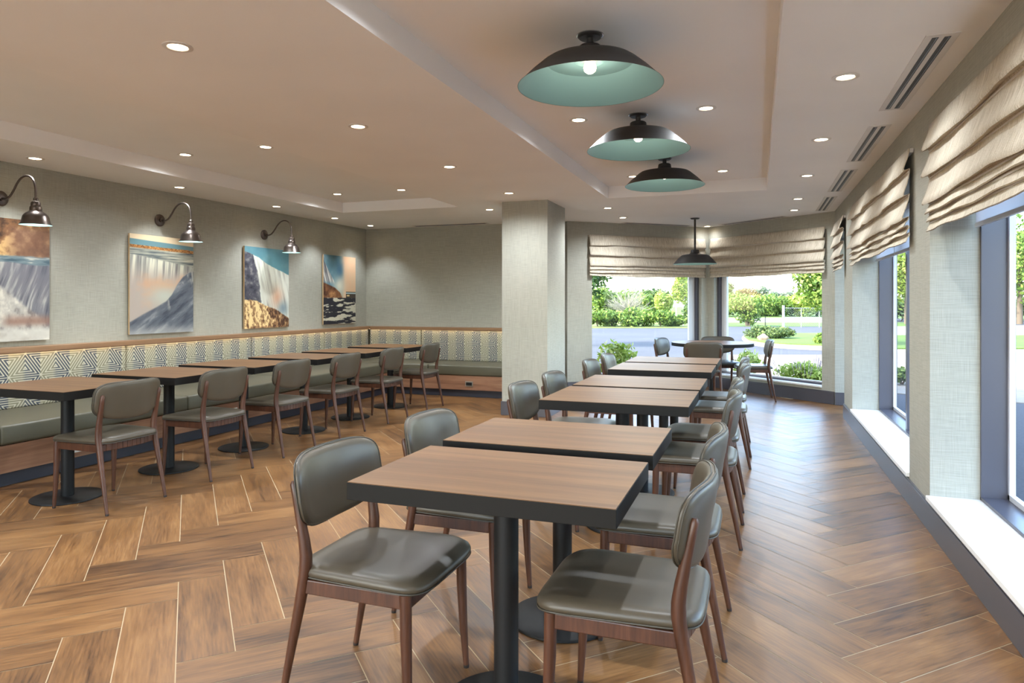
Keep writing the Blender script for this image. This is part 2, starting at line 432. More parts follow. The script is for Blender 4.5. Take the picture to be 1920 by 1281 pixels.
# ------------------------------------------------------------------ windows
def flat_window(name, y0, y1, zlo, zhi, mulls):
    """deep slate frame lining the opening of the right wall, glass near the outside"""
    f = MB(); xi, xg, xo = 1.175, 1.30, XO
    tt = 0.02
    f.box(xi, xo, y1 - tt, y1, zlo, zhi); f.box(xi, xo, y0, y0 + tt, zlo, zhi)
    f.box(xi, xo, y0, y1, zlo, zlo + tt); f.box(xi, xo, y0, y1, zhi - tt, zhi)
    for y in mulls: f.box(xi + .02, xo, y - .03, y + .03, zlo, zhi)
    fo = struct(f.build(name, M['frame'], bevel=.002))
    s = MB(); edges = [y0 + tt] + list(mulls) + [y1 - tt]
    for a, c in zip(edges[:-1], edges[1:]):
        a2 = a + (.03 if a in mulls else 0); c2 = c - (.03 if c in mulls else 0)
        s.box(xg, xg + .03, a2, a2 + .028, zlo + tt, zhi - tt); s.box(xg, xg + .03, c2 - .028, c2, zlo + tt, zhi - tt)
        s.box(xg, xg + .03, a2, c2, zlo + tt, zlo + tt + .03); s.box(xg, xg + .03, a2, c2, zhi - tt - .03, zhi - tt)
    s.build('sash', M['frame_light'], fo, bevel=.0015)
    g = MB()
    for a, c in zip(edges[:-1], edges[1:]): g.quad([(xg + .015, a, zlo + tt), (xg + .015, c, zlo + tt), (xg + .015, c, zhi - tt), (xg + .015, a, zhi - tt)])
    g.build('glass_pane', M['glass'], fo, recalc=False)
    return fo
w1 = flat_window('window_1', WA[0], WA[1], .195, HEAD, [2.55, 3.62])
w2 = flat_window('window_2', WB[0], WB[1], .195, HEAD, [5.7, 6.63])
w3 = flat_window('window_3', WC[0], WC[1], 0.0, HEAD, [])
for i, (a, c) in enumerate(FW):
    b = MB()
    for x in (a, (a + c) / 2 - .02, c - .04): b.box(x, x + .04, YF - .2, YF - .12, 0.0, 2.45)
    b.box(a, c, YF - .2, YF - .12, .0, .05); b.box(a, c, YF - .2, YF - .12, 2.40, 2.45)
    fo = struct(b.build('window_%d' % (6 + i), M['frame'], bevel=.002))  # unseen windows, added to bring daylight onto the ceiling
    g = MB(); g.quad([(a, YF - .16, .0), (c, YF - .16, .0), (c, YF - .16, 2.45), (a, YF - .16, 2.45)]); g.build('glass_pane', M['glass'], fo, recalc=False)
b = MB(); b.box(-12, 6, -14, YF - .31, -.2, -.185); struct(b.build('ground_bounce_paving', M['paving']))  # unseen pale ground, added to bounce sunlight up through the front openings
for nm, (y0, y1) in (('trim_sill_near', WA), ('trim_sill_far', WB)):
    b = MB(); b.box(XR - .022, 1.18, y0, y1, SILL, .197); struct(b.build(nm, M['sill'], bevel=.003))

def slanted_window(name, P, d, nn, s0, s1, corner_at_end):
    P = Vector(P)
    f = MB(); g = MB(); s = MB()
    def blk(mb, a, c, o0, o1, za, zb):
        p1, p2 = P + d * a, P + d * c
        mb.hexa([tuple(p1 + nn * o0), tuple(p2 + nn * o0), tuple(p2 + nn * o1), tuple(p1 + nn * o1)], za, zb)
    zl, zh = .215, HB
    e0, e1 = (.012, .045) if corner_at_end else (.045, .012)
    blk(f, s0, s0 + e0, .07, BT, zl, zh); blk(f, s1 - e1, s1, .07, BT, zl, zh)
    blk(f, s0, s1, .10, BT, zl, zl + .03); blk(f, s0, s1, .07, BT, zh - .03, zh)
    fo = struct(f.build(name, M['frame'], bevel=.002))
    k0, k1 = (.01, .10) if corner_at_end else (.10, .01)
    blk(s, s0 + e0, s0 + e0 + k0, .12, .16, zl + .03, zh - .03); blk(s, s1 - e1 - k1, s1 - e1, .12, .16, zl + .03, zh - .03)
    blk(s, s0 + e0, s1 - e1, .12, .16, zl + .03, zl + .05)
    s.build('sash', M['frame_light'], fo, bevel=.0015)
    q1, q2 = P + d * s0 + nn * .14, P + d * s1 + nn * .14
    g.quad([(q1.x, q1.y, zl), (q2.x, q2.y, zl), (q2.x, q2.y, zh), (q1.x, q1.y, zh)])
    g.build('glass_pane', M['glass'], fo, recalc=False)
    sl = MB(); p1, p2 = P + d * s0, P + d * s1
    sl.hexa([tuple(p1 - nn * .02), tuple(p2 - nn * .02), tuple(p2 + nn * .11), tuple(p1 + nn * .11)], .2, .222)
    sl.build('window_sill', M['sill'], fo, bevel=.003)
    return fo
slanted_window('window_4', PL, dL, nL, sL0, sL1, True)
slanted_window('window_5', PC, dR, nR, sR0, sR1, False)

# white roller shades inside the deep windows
def roller(y0, y1, label):
    t = thing('roller_shade', label, 'roller shade', (1.15, 0, 0), group='white roller shades in the right windows')
    q = MB(); q.box(-.002, .002, y0 + .03, y1 - .03, 1.745, 2.10); q.build('shade_cloth', M['shade_white'], t)
    q = MB(); q.box(-.010, .010, y0 + .03, y1 - .03, 1.72, 1.745); q.build('hem_bar', M['frame_light'], t, bevel=.003)
    q = MB(); q.tube([(0, y0 + .03, 2.08), (0, y1 - .03, 2.08)], .022, 14); q.build('roller_tube', M['shade_white'], t, smooth=40)
    q = MB(); q.tube([(-.014, y0 + (y1 - y0) * .62, 2.06), (-.014, y0 + (y1 - y0) * .62, 1.60)], .0022, 6); q.build('pull_cord', M['white'], t)
roller(WA[0], WA[1], 'white roller shade pulled down a little inside the nearest right window')
roller(WB[0], WB[1], 'white roller shade inside the second right window, farther from the camera')

# roman blinds
def blind(P, d, inn, width, ztop, label, seed, amp=1.0):
    """P start on the wall face, d direction along the wall, inn towards the room"""
    rnd = random.Random(seed)
    ang = math.atan2(d[1], d[0])
    t = thing('roman_blind', label, 'blind', (P[0], P[1], 0), ang, 'linen roman blinds')
    sgn = 1 if (Vector((-math.sin(ang), math.cos(ang))).dot(Vector(inn)) > 0) else -1
    levels = [ztop, ztop - .15, ztop - .30, ztop - .445, ztop - .498, ztop - .548, ztop - .60]
    prof = []
    for k in range(6):
        z0, z1 = levels[k], levels[k + 1]; h = z0 - z1; big = 1.0 if k < 3 else 0.8
        last = k == 5
        for (fr_, off) in ((0.0, .026), (.25, .032), (.5, .042), (.75, .056 * big), (.93, .064 * big), (1.0, .060 * big)):
            prof.append((z0 - h * fr_, off, k))
        if not last: prof.append((z1 + min(.012, h * .25), .030, k))
    n_ = max(24, int(width / .035)); ph = [rnd.uniform(0, 6.28) for _ in range(40)]
    m_ = MB(); cols = []
    vacc = [0]
    for a, c in zip(prof[:-1], prof[1:]): vacc.append(vacc[-1] + math.hypot(a[0] - c[0], a[1] - c[1]))
    for i in range(n_ + 1):
        x = width * i / n_; col = []
        for jj, (z, off, k) in enumerate(prof):
            wob = (math.sin(x * 5.1 + ph[k]) * .006 + math.sin(x * 13 + ph[k + 8]) * .003 + math.sin(x * 31 + ph[k + 16]) * .0012) * amp
            fr_ = (levels[k] - z) / (levels[k] - levels[k + 1])
            zz = z + (math.sin(x * 4.0 + ph[k + 24]) * .005 + math.sin(x * 11 + ph[k + 30]) * .003) * amp * max(0, fr_)
            col.append(len(m_.v)); m_.v.append((x, sgn * (off + wob * (.3 + .7 * fr_)), zz))
        cols.append(col)
    for i in range(n_):
        for j in range(len(prof) - 1):
            x0, x1 = width * i / n_, width * (i + 1) / n_
            m_.face((cols[i][j], cols[i + 1][j], cols[i + 1][j + 1], cols[i][j + 1]), [(x0, vacc[j]), (x1, vacc[j]), (x1, vacc[j + 1]), (x0, vacc[j + 1])])
    o = m_.build('blind_cloth', M['linen'], t, smooth=65, recalc=False)
    sd = o.modifiers.new('thick', 'SOLIDIFY'); sd.thickness = .004; sd.offset = 0
    q = MB(); y0, y1 = sorted((sgn * .002, sgn * .024)); q.box(.004, width - .004, y0, y1, ztop - .03, ztop - .003); q.build('headrail', M['whitemetal'], t)
    q = MB()
    y0, y1 = sorted((sgn * .006, sgn * .012))
    for k in range(1, 6): q.box(.01, width - .01, y0 + sgn * .02, y1 + sgn * .02, levels[k] - .004, levels[k] + .004)
    q.build('batten', M['whitemetal'], t)
    return t
blind((XR, 1.50), (0, 1), (-1, 0), 2.88, 2.29, 'largest beige linen roman blind, over the nearest right window', 1, 1.0)
blind((XR, 4.92), (0, 1), (-1, 0), 2.78, 2.28, 'beige linen roman blind over the second right window, between two piers', 2, 1.3)
blind((XR, 8.42), (0, 1), (-1, 0), 1.02, 2.28, 'narrowest linen roman blind, over the niche beside the bay', 3, 1.0)
sb = s_at(1103, PL, dL)
pb = Vector(PL) + dL * sb
blind(tuple(pb), tuple(dL), tuple(-nL), LL - sb - .075, 2.285, 'linen roman blind over the left bay window, behind the hanging lamp', 4)
pb = Vector(PC) + dR * .075
blind(tuple(pb), tuple(dR), tuple(-nR), s_at(1550, PC, dR) - .075, 2.285, 'linen roman blind over the right bay window, right of the hanging lamp', 5)

# ------------------------------------------------------------------ banquette
def soft_box(name, x0, x1, y0, y1, z0, z1, m_, parent, bev=.02):
    q = MB(); q.box(x0, x1, y0, y1, z0, z1)
    o = q.build(name, m_, parent, bevel=bev, seg=4)
    for p in o.data.polygons: p.use_smooth = True
    return o
BX = -4.97; BY = 8.66
lb = thing('banquette', 'long banquette with triangle pattern back along the left wall under the waterfall pictures', 'banquette', (0, 0, 0), group='built-in corner banquettes')
q = MB(); q.box(XL + .01, BX - .05, -1.5, YB - .02, 0.002, .10); q.build('toe_kick', M['toe'], lb)
q = MB(); q.box(XL + .01, BX - .012, -1.5, YB - .02, .10, .295); q.build('base_panel', M['panelY'], lb, bevel=.002)
seams = [-1.5, 0.05, 1.75, 3.30, 4.98, 6.72, 8.62]
for a, c in zip(seams[:-1], seams[1:]):
    soft_box('seat_cushion', XL + .12, BX, a + .004, c - .004, .297, .437, M['seat_green'], lb, .022)
ys_ = [-1.5, 0.05, 1.75, 3.30, 4.98, 6.72, 8.20, 9.36]
for a, c in zip(ys_[:-1], ys_[1:]):
    soft_box('back_cushion', XL + .01, -5.735, a + .003, c - .003, .43, .886, M['pattern'], lb, .022)
q = MB(); q.box(XL + .002, -5.705, -1.5, YB - .002, .893, .932); q.box(-5.710, -5.705, -1.5, 9.33, .8885, .893); q.build('cap_rail', M['capY'], lb, bevel=.003)
q = MB(); q.box(-5.722, -5.714, -1.5, 9.36, .8918, .8929); tag(q.build('light_strip', M['strip'], lb), 'warm white light strip under the cap')
bb = thing('banquette', 'short banquette with triangle pattern back along the rear wall, ending at the column', 'banquette', (0, 0, 0), group='built-in corner banquettes')
q = MB(); q.box(BX - .04, -2.63, BY + .05, YB - .01, 0.002, .10); q.build('toe_kick', M['toe'], bb)
q = MB(); q.box(BX - .008, -2.63, BY + .012, YB - .01, .10, .295); q.build('base_panel', M['panelX'], bb, bevel=.002)
for a, c in ((XL + .13, -4.36), (-4.36, -2.63)):
    soft_box('seat_cushion', a + .004, c - .004, BY, YB - .11, .297, .437, M['seat_green'], bb, .022)
for a, c in ((-5.73, -4.83), (-4.83, -3.1), (-3.1, -2.63)):
    soft_box('back_cushion', a + .003, c - .003, 9.37, YB - .01, .43, .886, M['pattern'], bb, .022)
q = MB(); q.box(-5.70, -2.60, 9.335, YB - .002, .893, .932); q.box(-5.70, -2.60, 9.335, 9.34, .8885, .893); q.build('cap_rail', M['cap'], bb, bevel=.003)
q = MB(); q.box(-5.70, -2.60, 9.345, 9.353, .8918, .8929); tag(q.build('light_strip', M['strip'], bb), 'warm white light strip under the cap')

def outlet(loc, rz, label, colr, ring):
    t = thing('wall_outlet', label, 'outlet', loc, rz)
    q = MB(); q.box(-.058, .058, -.006, 0, -.036, .036); q.build('cover_plate', ring, t, bevel=.002)
    q = MB(); q.box(-.044, .044, -.010, -.006, -.020, .020); q.build('socket_insert', colr, t, bevel=.0015)
    q = MB()
    for x in (-.022, .022):
        q.box(x - .008, x - .006, -.0108, -.0098, -.006, .008); q.box(x + .006, x + .008, -.0108, -.0098, -.006, .008)
    q.build('socket_slot', M['slot'], t)
M['plate_steel'] = mat('brushed_plate', (150, 140, 128), 0.35, 0.5)
outlet((-3.73, BY + .012, .185), 0, 'black outlet with steel plate in the rear banquette base', M['black'], M['plate_steel'])
outlet((BX - .012, 3.86, .175), -PI / 2 + PI, 'white outlet in the banquette base behind the nearest banquette table', M['white'], M['white'])
outlet((BX - .012, 5.56, .20), -PI / 2 + PI, 'white outlet low in the banquette base near the third banquette chair', M['white'], M['white'])

# ------------------------------------------------------------------ chairs
def pad_mesh(a, ztop, zbot, ntop, nbot, thick, fmap, seg=64):
    """rounded upholstered pad : outline superellipse in (x, z), mapped by fmap(x, z, depth)"""
    zc = (ztop + zbot) / 2; hz = (ztop - zbot) / 2
    def outline(s):
        pts = []
        for j in range(seg):
            t = 2 * PI * j / seg; ct, st = math.cos(t), math.sin(t)
            nn = ntop if st >= 0 else nbot
            pts.append((a * s * math.copysign(abs(ct) ** (2 / nn), ct), zc + hz * s * math.copysign(abs(st) ** (2 / nn), st)))
        return pts
    rings = [(0.25, 1.12), (0.55, 1.05), (0.8, .93), (0.93, .74), (.985, .42), (1.0, 0.12), (1.0, -.12), (.985, -.42), (.94, -.66), (.82, -.80), (.55, -.84), (.25, -.85)]
    mb = MB()
    for s, d in rings:
        for x, z in outline(s): mb.v.append(fmap(x, z, d * thick / 2))
    R = len(rings)
    for i in range(R - 1):
        for j in range(seg):
            j2 = (j + 1) % seg; mb.face((i * seg + j, i * seg + j2, (i + 1) * seg + j2, (i + 1) * seg + j))
    mb.face(tuple(range(seg - 1, -1, -1))); mb.face(tuple((R - 1) * seg + j for j in range(seg)))
    return mb, outline

def back_map(x, z, d):
    y = -.188 + 1.0 * x * x - (z - .57) * .17
    zz = z - 0.10 * x * x * (1 if z > .68 else 0)
    return (x, y + d, zz + 0.16 * x * x * max(0, (z - .68) / .12))
def seat_map(x, y, d):
    # x across, y depth; taper to the rear, soft drop at the front edge
    k = .895 + .105 * (y + .215) / .455
    dish = -.006 * (1 - (x / .235) ** 2) * max(0, 1 - ((y - .02) / .2) ** 2)
    droop = -.012 * max(0, (y - .14) / .12) ** 2
    side = .004 * (x / .235) ** 2
    f = min(1.0, max(0.0, d) / .020)
    return (x * k, y, .443 + d * 1.0 + (dish + side) * f + droop * (.6 + .4 * f))

def make_chair():
    t = thing('dining_chair', 'x', 'chair', (0, 0, 0), 0, 'olive vinyl dining chairs')
    mb, _ = pad_mesh(.237, .264, -.212, 5.5, 6.5, .052, seat_map, 72)
    seat = mb.build('seat', M['leather'], t, smooth=60)
    q = MB(); P = [seat_map(.235 * .997 * math.copysign(abs(math.cos(a)) ** (2 / (5.5 if math.sin(a) >= 0 else 6.5)), math.cos(a)), .026 + .238 * .997 * math.copysign(abs(math.sin(a)) ** (2 / (5.5 if math.sin(a) >= 0 else 6.5)), math.sin(a)), -.012) for a in [2 * PI * i / 72 for i in range(73)]]
    q.tube(P, .0026, 6, False); q.build('seam_piping', M['piping'], seat, smooth=60)
    mb, outl = pad_mesh(.243, .805, .562, 4.6, 2.7, .046, back_map, 72)
    back = mb.build('backrest', M['leather'], t, smooth=60)
    for dd in (.006, -.007):
        q = MB(); pts = [back_map(x * 1.003, z, dd) for x, z in outl(1.0)]; q.tube(pts + [pts[0]], .0024, 6, False)
        q.build('seam_piping', M['piping'], back, smooth=60)
    for sx in (-1, 1):
        q = MB(); pts = [(sx * .205, .205, .425), (sx * .2055, .207, .30), (sx * .208, .213, .15), (sx * .212, .222, .010)]
        q.tube(pts, [.0185, .0180, .0145, .0105], 14)
        lg = q.build('front_leg', M['walnut'], t, smooth=50)
        q = MB(); q.tube([(sx * .212, .222, .011), (sx * .2122, .2225, .0)], [.0108, .0098], 14); q.build('foot_cap', M['foot'], lg, smooth=50)
    kn = [(.218, -.236, .010), (.2155, -.215, .12), (.212, -.193, .23), (.209, -.173, .33), (.2065, -.158, .41), (.2055, -.1505, .46), (.2055, -.1500, .50), (.2065, -.1570, .55), (.208, -.1685, .61), (.2095, -.183, .68), (.2105, -.192, .722), (.2105, -.1935, .732)]
    rd = [.0105, .0125, .0150, .0175, .0195, .0205, .0200, .0180, .0155, .0135, .0125, .007]
    for sx in (-1, 1):
        q = MB(); q.tube([(sx * x, y, z) for x, y, z in kn], rd, 14)
        lg = q.build('rear_leg', M['walnut'], t, smooth=50)
        q = MB(); q.tube([(sx * .218, -.236, .011), (sx * .2182, -.2375, 0)], [.0108, .0098], 14); q.build('foot_cap', M['foot'], lg, smooth=50)
    q = MB()
    for sx in (-1, 1):
        q.hexa([(sx * .194, -.15), (sx * .214, -.15), (sx * .214, .205), (sx * .194, .205)][::sx], .378, .424)
    q.hexa([(-.2, .198), (.2, .198), (.2, .218), (-.2, .218)], .378, .424)
    k = 12                                                       # curved rear rail
    for i in range(k):
        x0, x1 = -.2 + .4 * i / k, -.2 + .4 * (i + 1) / k
        y0, y1 = -.158 - .035 * (1 - (x0 / .2) ** 2), -.158 - .035 * (1 - (x1 / .2) ** 2)
        q.hexa([(x0, y0), (x1, y1), (x1, y1 + .02), (x0, y0 + .02)], .380, .424)
    q.build('seat_frame', M['walnut'], t, bevel=.004)
    return t
chair0 = make_chair(); first = [True]
def put_chair(x, y, rz, label, group):
    if first[0]:
        first[0] = False; chair0.location = (x, y, 0); chair0.rotation_euler = (0, 0, rz); chair0['label'] = label; chair0['group'] = group; return chair0
    return dup(chair0, (x, y, 0), rz, label, group)

ORD = ['nearest', 'second', 'third', 'fourth', 'fifth', 'farthest']
LY = [3.32, 4.165, 4.975, 5.80, 6.70, 7.63]
banq_labels = ['chair with olive backrest at the nearest banquette table, far left of the photo',
               'second chair from the left in the row along the banquette',
               'third chair from the left in the row along the banquette',
               'fourth chair from the left in the row along the banquette',
               'fifth chair from the left, beside the farthest one along the banquette',
               'farthest banquette chair, standing before the rear banquette and its outlet']
for y, lb_ in zip(LY, banq_labels): put_chair(-3.97, y, PI / 2, lb_, 'chairs along the banquette')
TY = [2.06, 2.73, 3.99, 4.73, 5.86, 6.63]
lab_l = ['large olive chair in the left foreground, left side of the nearest centre table',
         'olive chair on the left side of the second centre table, partly behind the first table',
         'olive chair left of the third centre table, nearest to the column',
         'olive chair left of the fourth centre table, in front of the column side',
         'olive chair left of the fifth centre table, before the bay wall',
         'olive chair left of the farthest rectangular table, below the left bay window']
lab_r = ['large olive chair in the right foreground, seat facing left under the nearest centre table',
         'olive chair on the right side of the second centre table, just behind the foreground chair',
         'third chair from the front on the right side of the centre tables',
         'fourth chair from the front on the right side of the centre tables',
         'fifth chair from the front on the right side of the centre tables',
         'sixth chair from the front on the right of the centre tables, nearest the round table']
LXs = [-1.20, -1.20, -1.185, -1.185, -1.18, -1.18]; RXs = [-.348, -.348, -.318, -.322, -.29, -.305]
LYs = [2.035, 2.76, 4.00, 4.68, 5.82, 6.55]; RYs = [2.075, 2.815, 4.01, 4.69, 5.88, 6.54]
for i in range(6):
    put_chair(LXs[i], LYs[i], -PI / 2, lab_l[i], 'chairs on the left side of the centre tables')
    put_chair(RXs[i], RYs[i], PI / 2, lab_r[i], 'chairs on the right side of the centre tables')
def face_rz(dx, dy): return math.atan2(dy, dx) - PI / 2
for (bx, by, dx, dy, lb_) in ((-.63, 8.90, -.25, .97, 'round table chair with its back to the camera'),
                              (-1.30, 9.80, .97, -.24, 'round table chair on the left, in front of the asphalt outside'),
                              (-.56, 10.50, .30, -.95, 'round table chair behind the table, beside the bay corner'),
                              (.17, 9.82, -.99, -.10, 'round table chair on the right, seen from its side by the right bay window')):
    l = math.hypot(dx, dy); dx /= l; dy /= l
    put_chair(bx + dx * .2, by + dy * .2, face_rz(dx, dy), lb_, 'chairs around the round table')

# ------------------------------------------------------------------ tables
def make_table(w, d, name='dining_table', rnd=False):
    t = thing(name, 'x', 'table', (0, 0, 0), 0, 'tables')
    if not rnd:
        q = MB(); q.box(-w / 2, w / 2, -d / 2, d / 2, .706, .758); tp = q.build('tabletop', M['edge'], t, bevel=.0015)
        q = MB(); q.box(-w / 2 + .0015, w / 2 - .0015, -d / 2 + .0015, d / 2 - .0015, .7578, .760); q.build('wood_surface', M['top'], tp)
    else:
        q = MB(); q.lathe([(w / 2 - .002, .716), (w / 2, .718), (w / 2, .756), (w / 2 - .002, .758)], 96); tp = q.build('tabletop', M['edge'], t, smooth=40)
        q = MB(); q.lathe([(w / 2 - .002, .7578), (w / 2 - .002, .760)], 96); q.build('wood_surface', M['top'], tp)
    q = MB(); q.tube([(0, 0, .012), (0, 0, .70)], .0395, 32); q.build('pedestal', M['black'], t, smooth=40)
    q = MB(); q.lathe([(.212, 0), (.215, .003), (.214, .010), (.208, .013), (.0, .0145)], 64); q.build('round_base', M['black'], t, smooth=40)
    q = MB(); q.box(-.17, .17, -.17, .17, .696, .706); q.build('mounting_plate', M['black'], t, bevel=.003)
    return t
tabA = make_table(.82, .562); tabB = make_table(.815, .675)
tlab = ['nearest wood-top table in the foreground with black edge',
        'second centre table, right behind the foreground table',
        'third centre table, its front edge black and wide, near the column',
        'fourth centre table, close behind the third one',
        'fifth centre table from the front, before the last rectangular one',
        'farthest rectangular centre table, just in front of the round table']
usedA = usedB = False
for i in range(6):
    src = tabA if i < 2 else tabB; used = usedA if i < 2 else usedB
    x = -.757 if i < 2 else -.742
    if not used:
        src.location = (x, TY[i], 0); src['label'] = tlab[i]; src['group'] = 'rectangular centre tables'
        if i < 2: usedA = True
        else: usedB = True
    else: dup(src, (x, TY[i], 0), 0, tlab[i], 'rectangular centre tables')
blab = ['nearest wood-top table at the banquette, cut by the left edge of the photo',
        'second table from the left along the banquette', 'third table from the left along the banquette',
        'fourth table from the left along the banquette', 'fifth table from the left along the banquette',
        'farthest banquette table, near the room corner']
for y, l in zip([3.315, 4.155, 4.985, 5.85, 6.70, 7.60], blab):
    dup(tabB, (-4.345, y, 0), 0, l, 'tables along the banquette')
rt = make_table(1.08, 1.08, 'round_table', True); rt.location = (-.58, 9.72, 0); rt.rotation_euler = (0, 0, .3)
rt['label'] = 'round wood-top table standing in the bay window under the hanging lamp'; rt['group'] = 'bay table'

# ------------------------------------------------------------------ lamps
def spot(x, y, z, e, size=160, blend=1.0, col=(.87, .94, 1.0), r=.03, name='downlight_beam'):
    l = bpy.data.lights.new(name, 'SPOT'); l.energy = e; l.spot_size = math.radians(size); l.spot_blend = blend
    l.color = col; l.shadow_soft_size = r
    o = bpy.data.objects.new(name, l); C.objects.link(o); o.location = (x, y, z); return o
def point(x, y, z, e, col=(1.0, .84, .66), r=.03, name='bulb_light'):
    l = bpy.data.lights.new(name, 'POINT'); l.energy = e; l.color = col; l.shadow_soft_size = r
    o = bpy.data.objects.new(name, l); C.objects.link(o); o.location = (x, y, z); return o

def make_pendant(label, x, y, zc, zrim, R, stem_r=.0175):
    t = thing('pendant_lamp', label, 'lamp', (x, y, 0), 0, 'dark dome ceiling lamps with teal inside')
    h = .150; zt = zrim + h
    q = MB(); q.lathe([(.060, zc), (.060, zc - .008), (.052, zc - .016), (.0, zc - .018)], 36); ca = q.build('canopy', M['fixture'], t, smooth=40)
    q = MB(); q.lathe([(.066, zc), (.066, zc - .004), (.060, zc - .005)], 36); q.build('canopy_ring', M['canopy_ring'], ca, smooth=40)
    q = MB(); q.tube([(0, 0, zc - .01), (0, 0, zt + .02)], stem_r, 18); q.build('stem', M['fixture'], t, smooth=40)
    out = [(.0, zt + .046), (.048, zt + .046), (.055, zt + .040), (.060, zt + .006), (.074, zt - .008), (.085, zt - .012), (R * .52, zt - .022), (R * .60, zt - .028), (R * .66, zt - .042), (R * .82, zt - .090), (R * .985, zrim + .003), (R, zrim)]
    inn = [(R, zrim), (R - .004, zrim + .001), (R * .81, zt - .094), (R * .645, zt - .047), (R * .595, zt - .034), (R * .51, zt - .028), (.0, zt - .020)]
    q = MB(); q.lathe(out, 72, cap=False); sh = q.build('lamp_shade', M['fixture'], t, smooth=38, recalc=False)
    q = MB(); q.lathe(inn, 72, cap=False); tag(q.build('shade_lining', M['teal'], sh, smooth=14, recalc=False), 'teal enamel inside')
    q = MB(); q.lathe([(.078, zt - .021), (.078, zt - .030), (.058, zt - .036), (.0, zt - .036)], 36); q.build('lamp_socket', M['teal'], t, smooth=40)
    q = MB(); zb = zt - .036
    q.lathe([(.024, zb), (.029, zb - .012), (.031, zb - .026), (.027, zb - .040), (.016, zb - .050), (.0, zb - .053)], 28); tag(q.build('bulb', M['bulb'], t, smooth=60), 'glowing warm bulb')
    point(x, y, zb - .085, 3.4, r=.035)
    return t
make_pendant('largest looking dark dome lamp, nearest of the three in the ceiling tray', -.765, 3.26, HT, 2.352, .352)
make_pendant('dark dome lamp with teal inside, middle of the three in the ceiling tray', -.775, 4.75, HT, 2.352, .352)
make_pendant('dark dome lamp with teal inside, farthest of the three in the ceiling tray', -.785, 6.26, HT, 2.352, .352)
make_pendant('dark dome lamp on a long stem over the round table in the bay', -.81, 9.75, H, 1.835, .295, .014)

def make_sconce(y, label):
    t = thing('wall_sconce', label, 'wall lamp', (XL, y, 2.16), 0, 'bronze gooseneck wall lamps')
    q = MB(); q.tube([(0, 0, 0), (.010, 0, 0), (.018, 0, 0)], [.062, .062, .050], 36); q.tube([(.018, 0, 0), (.034, 0, 0)], .022, 20); q.build('wall_plate', M['bronze'], t, smooth=35)
    pts = []
    P0 = [(.02, 0), (.07, -.008), (.12, .012), (.165, .060), (.205, .112), (.25, .150), (.30, .166), (.35, .158), (.392, .125), (.412, .075), (.418, .02), (.418, -.03)]
    for i in range(len(P0) - 1):                                  # Catmull-Rom
        p0 = P0[max(i - 1, 0)]; p1 = P0[i]; p2 = P0[i + 1]; p3 = P0[min(i + 2, len(P0) - 1)]
        for k in range(5):
            s = k / 5
            f = lambda a, b_, c, d: .5 * (2 * b_ + (c - a) * s + (2 * a - 5 * b_ + 4 * c - d) * s * s + (-a + 3 * b_ - 3 * c + d) * s ** 3)
            pts.append((f(p0[0], p1[0], p2[0], p3[0]), 0, f(p0[1], p1[1], p2[1], p3[1])))
    pts.append((.418, 0, -.03))
    q = MB(); q.tube(pts, .0085, 14); q.build('gooseneck_arm', M['bronze'], t, smooth=50)
    cx = .418; z = lambda v: v - 2.16
    prof = [(.009, 2.148), (.017, 2.140), (.019, 2.118), (.031, 2.110), (.035, 2.098), (.035, 2.078), (.040, 2.072), (.043, 2.060), (.043, 2.040), (.052, 2.030), (.072, 2.018), (.088, 1.998), (.092, 1.985), (.100, 1.945), (.113, 1.928), (.114, 1.924)]
    q = MB(); q.lathe([(r, z(v)) for r, v in prof], 48, (cx, 0)); sh = q.build('lamp_shade', M['bronze'], t, smooth=35, recalc=False)
    sh.data.polygons[-1].use_smooth = False
    # remove the flat cap under the shade so that it stays open
    bm = bmesh.new(); bm.from_mesh(sh.data)
    bmesh.ops.delete(bm, geom=[f_ for f_ in bm.faces if len(f_.verts) > 8], context='FACES_ONLY'); bm.to_mesh(sh.data); bm.free()
    q = MB(); q.lathe([(.112, z(1.9245)), (.098, z(1.945)), (.089, z(1.985)), (.070, z(2.012)), (.0, z(2.025))], 48, (cx, 0), cap=False); tag(q.build('shade_lining', M['lightblue'], sh, smooth=40, recalc=False), 'pale blue enamel inside')
    q = MB(); q.lathe([(.0, z(1.952)), (.018, z(1.957)), (.026, z(1.972)), (.022, z(1.99)), (.014, z(2.02))], 24, (cx, 0)); q.build('bulb', M['lens'], t, smooth=60)
    point(XL + cx, y, 1.94, 1.2, r=.025)
for y, l in ((3.89, 'bronze gooseneck wall lamp at the left edge, over the autumn waterfall picture'),
             (5.49, 'middle bronze gooseneck wall lamp, over the curved waterfall picture'),
             (7.10, 'farthest bronze gooseneck wall lamp, over the picture of falls under blue sky')):
    make_sconce(y, l)
for y, l in ((3.89, 0), (5.49, 0), (7.10, 0)): pass

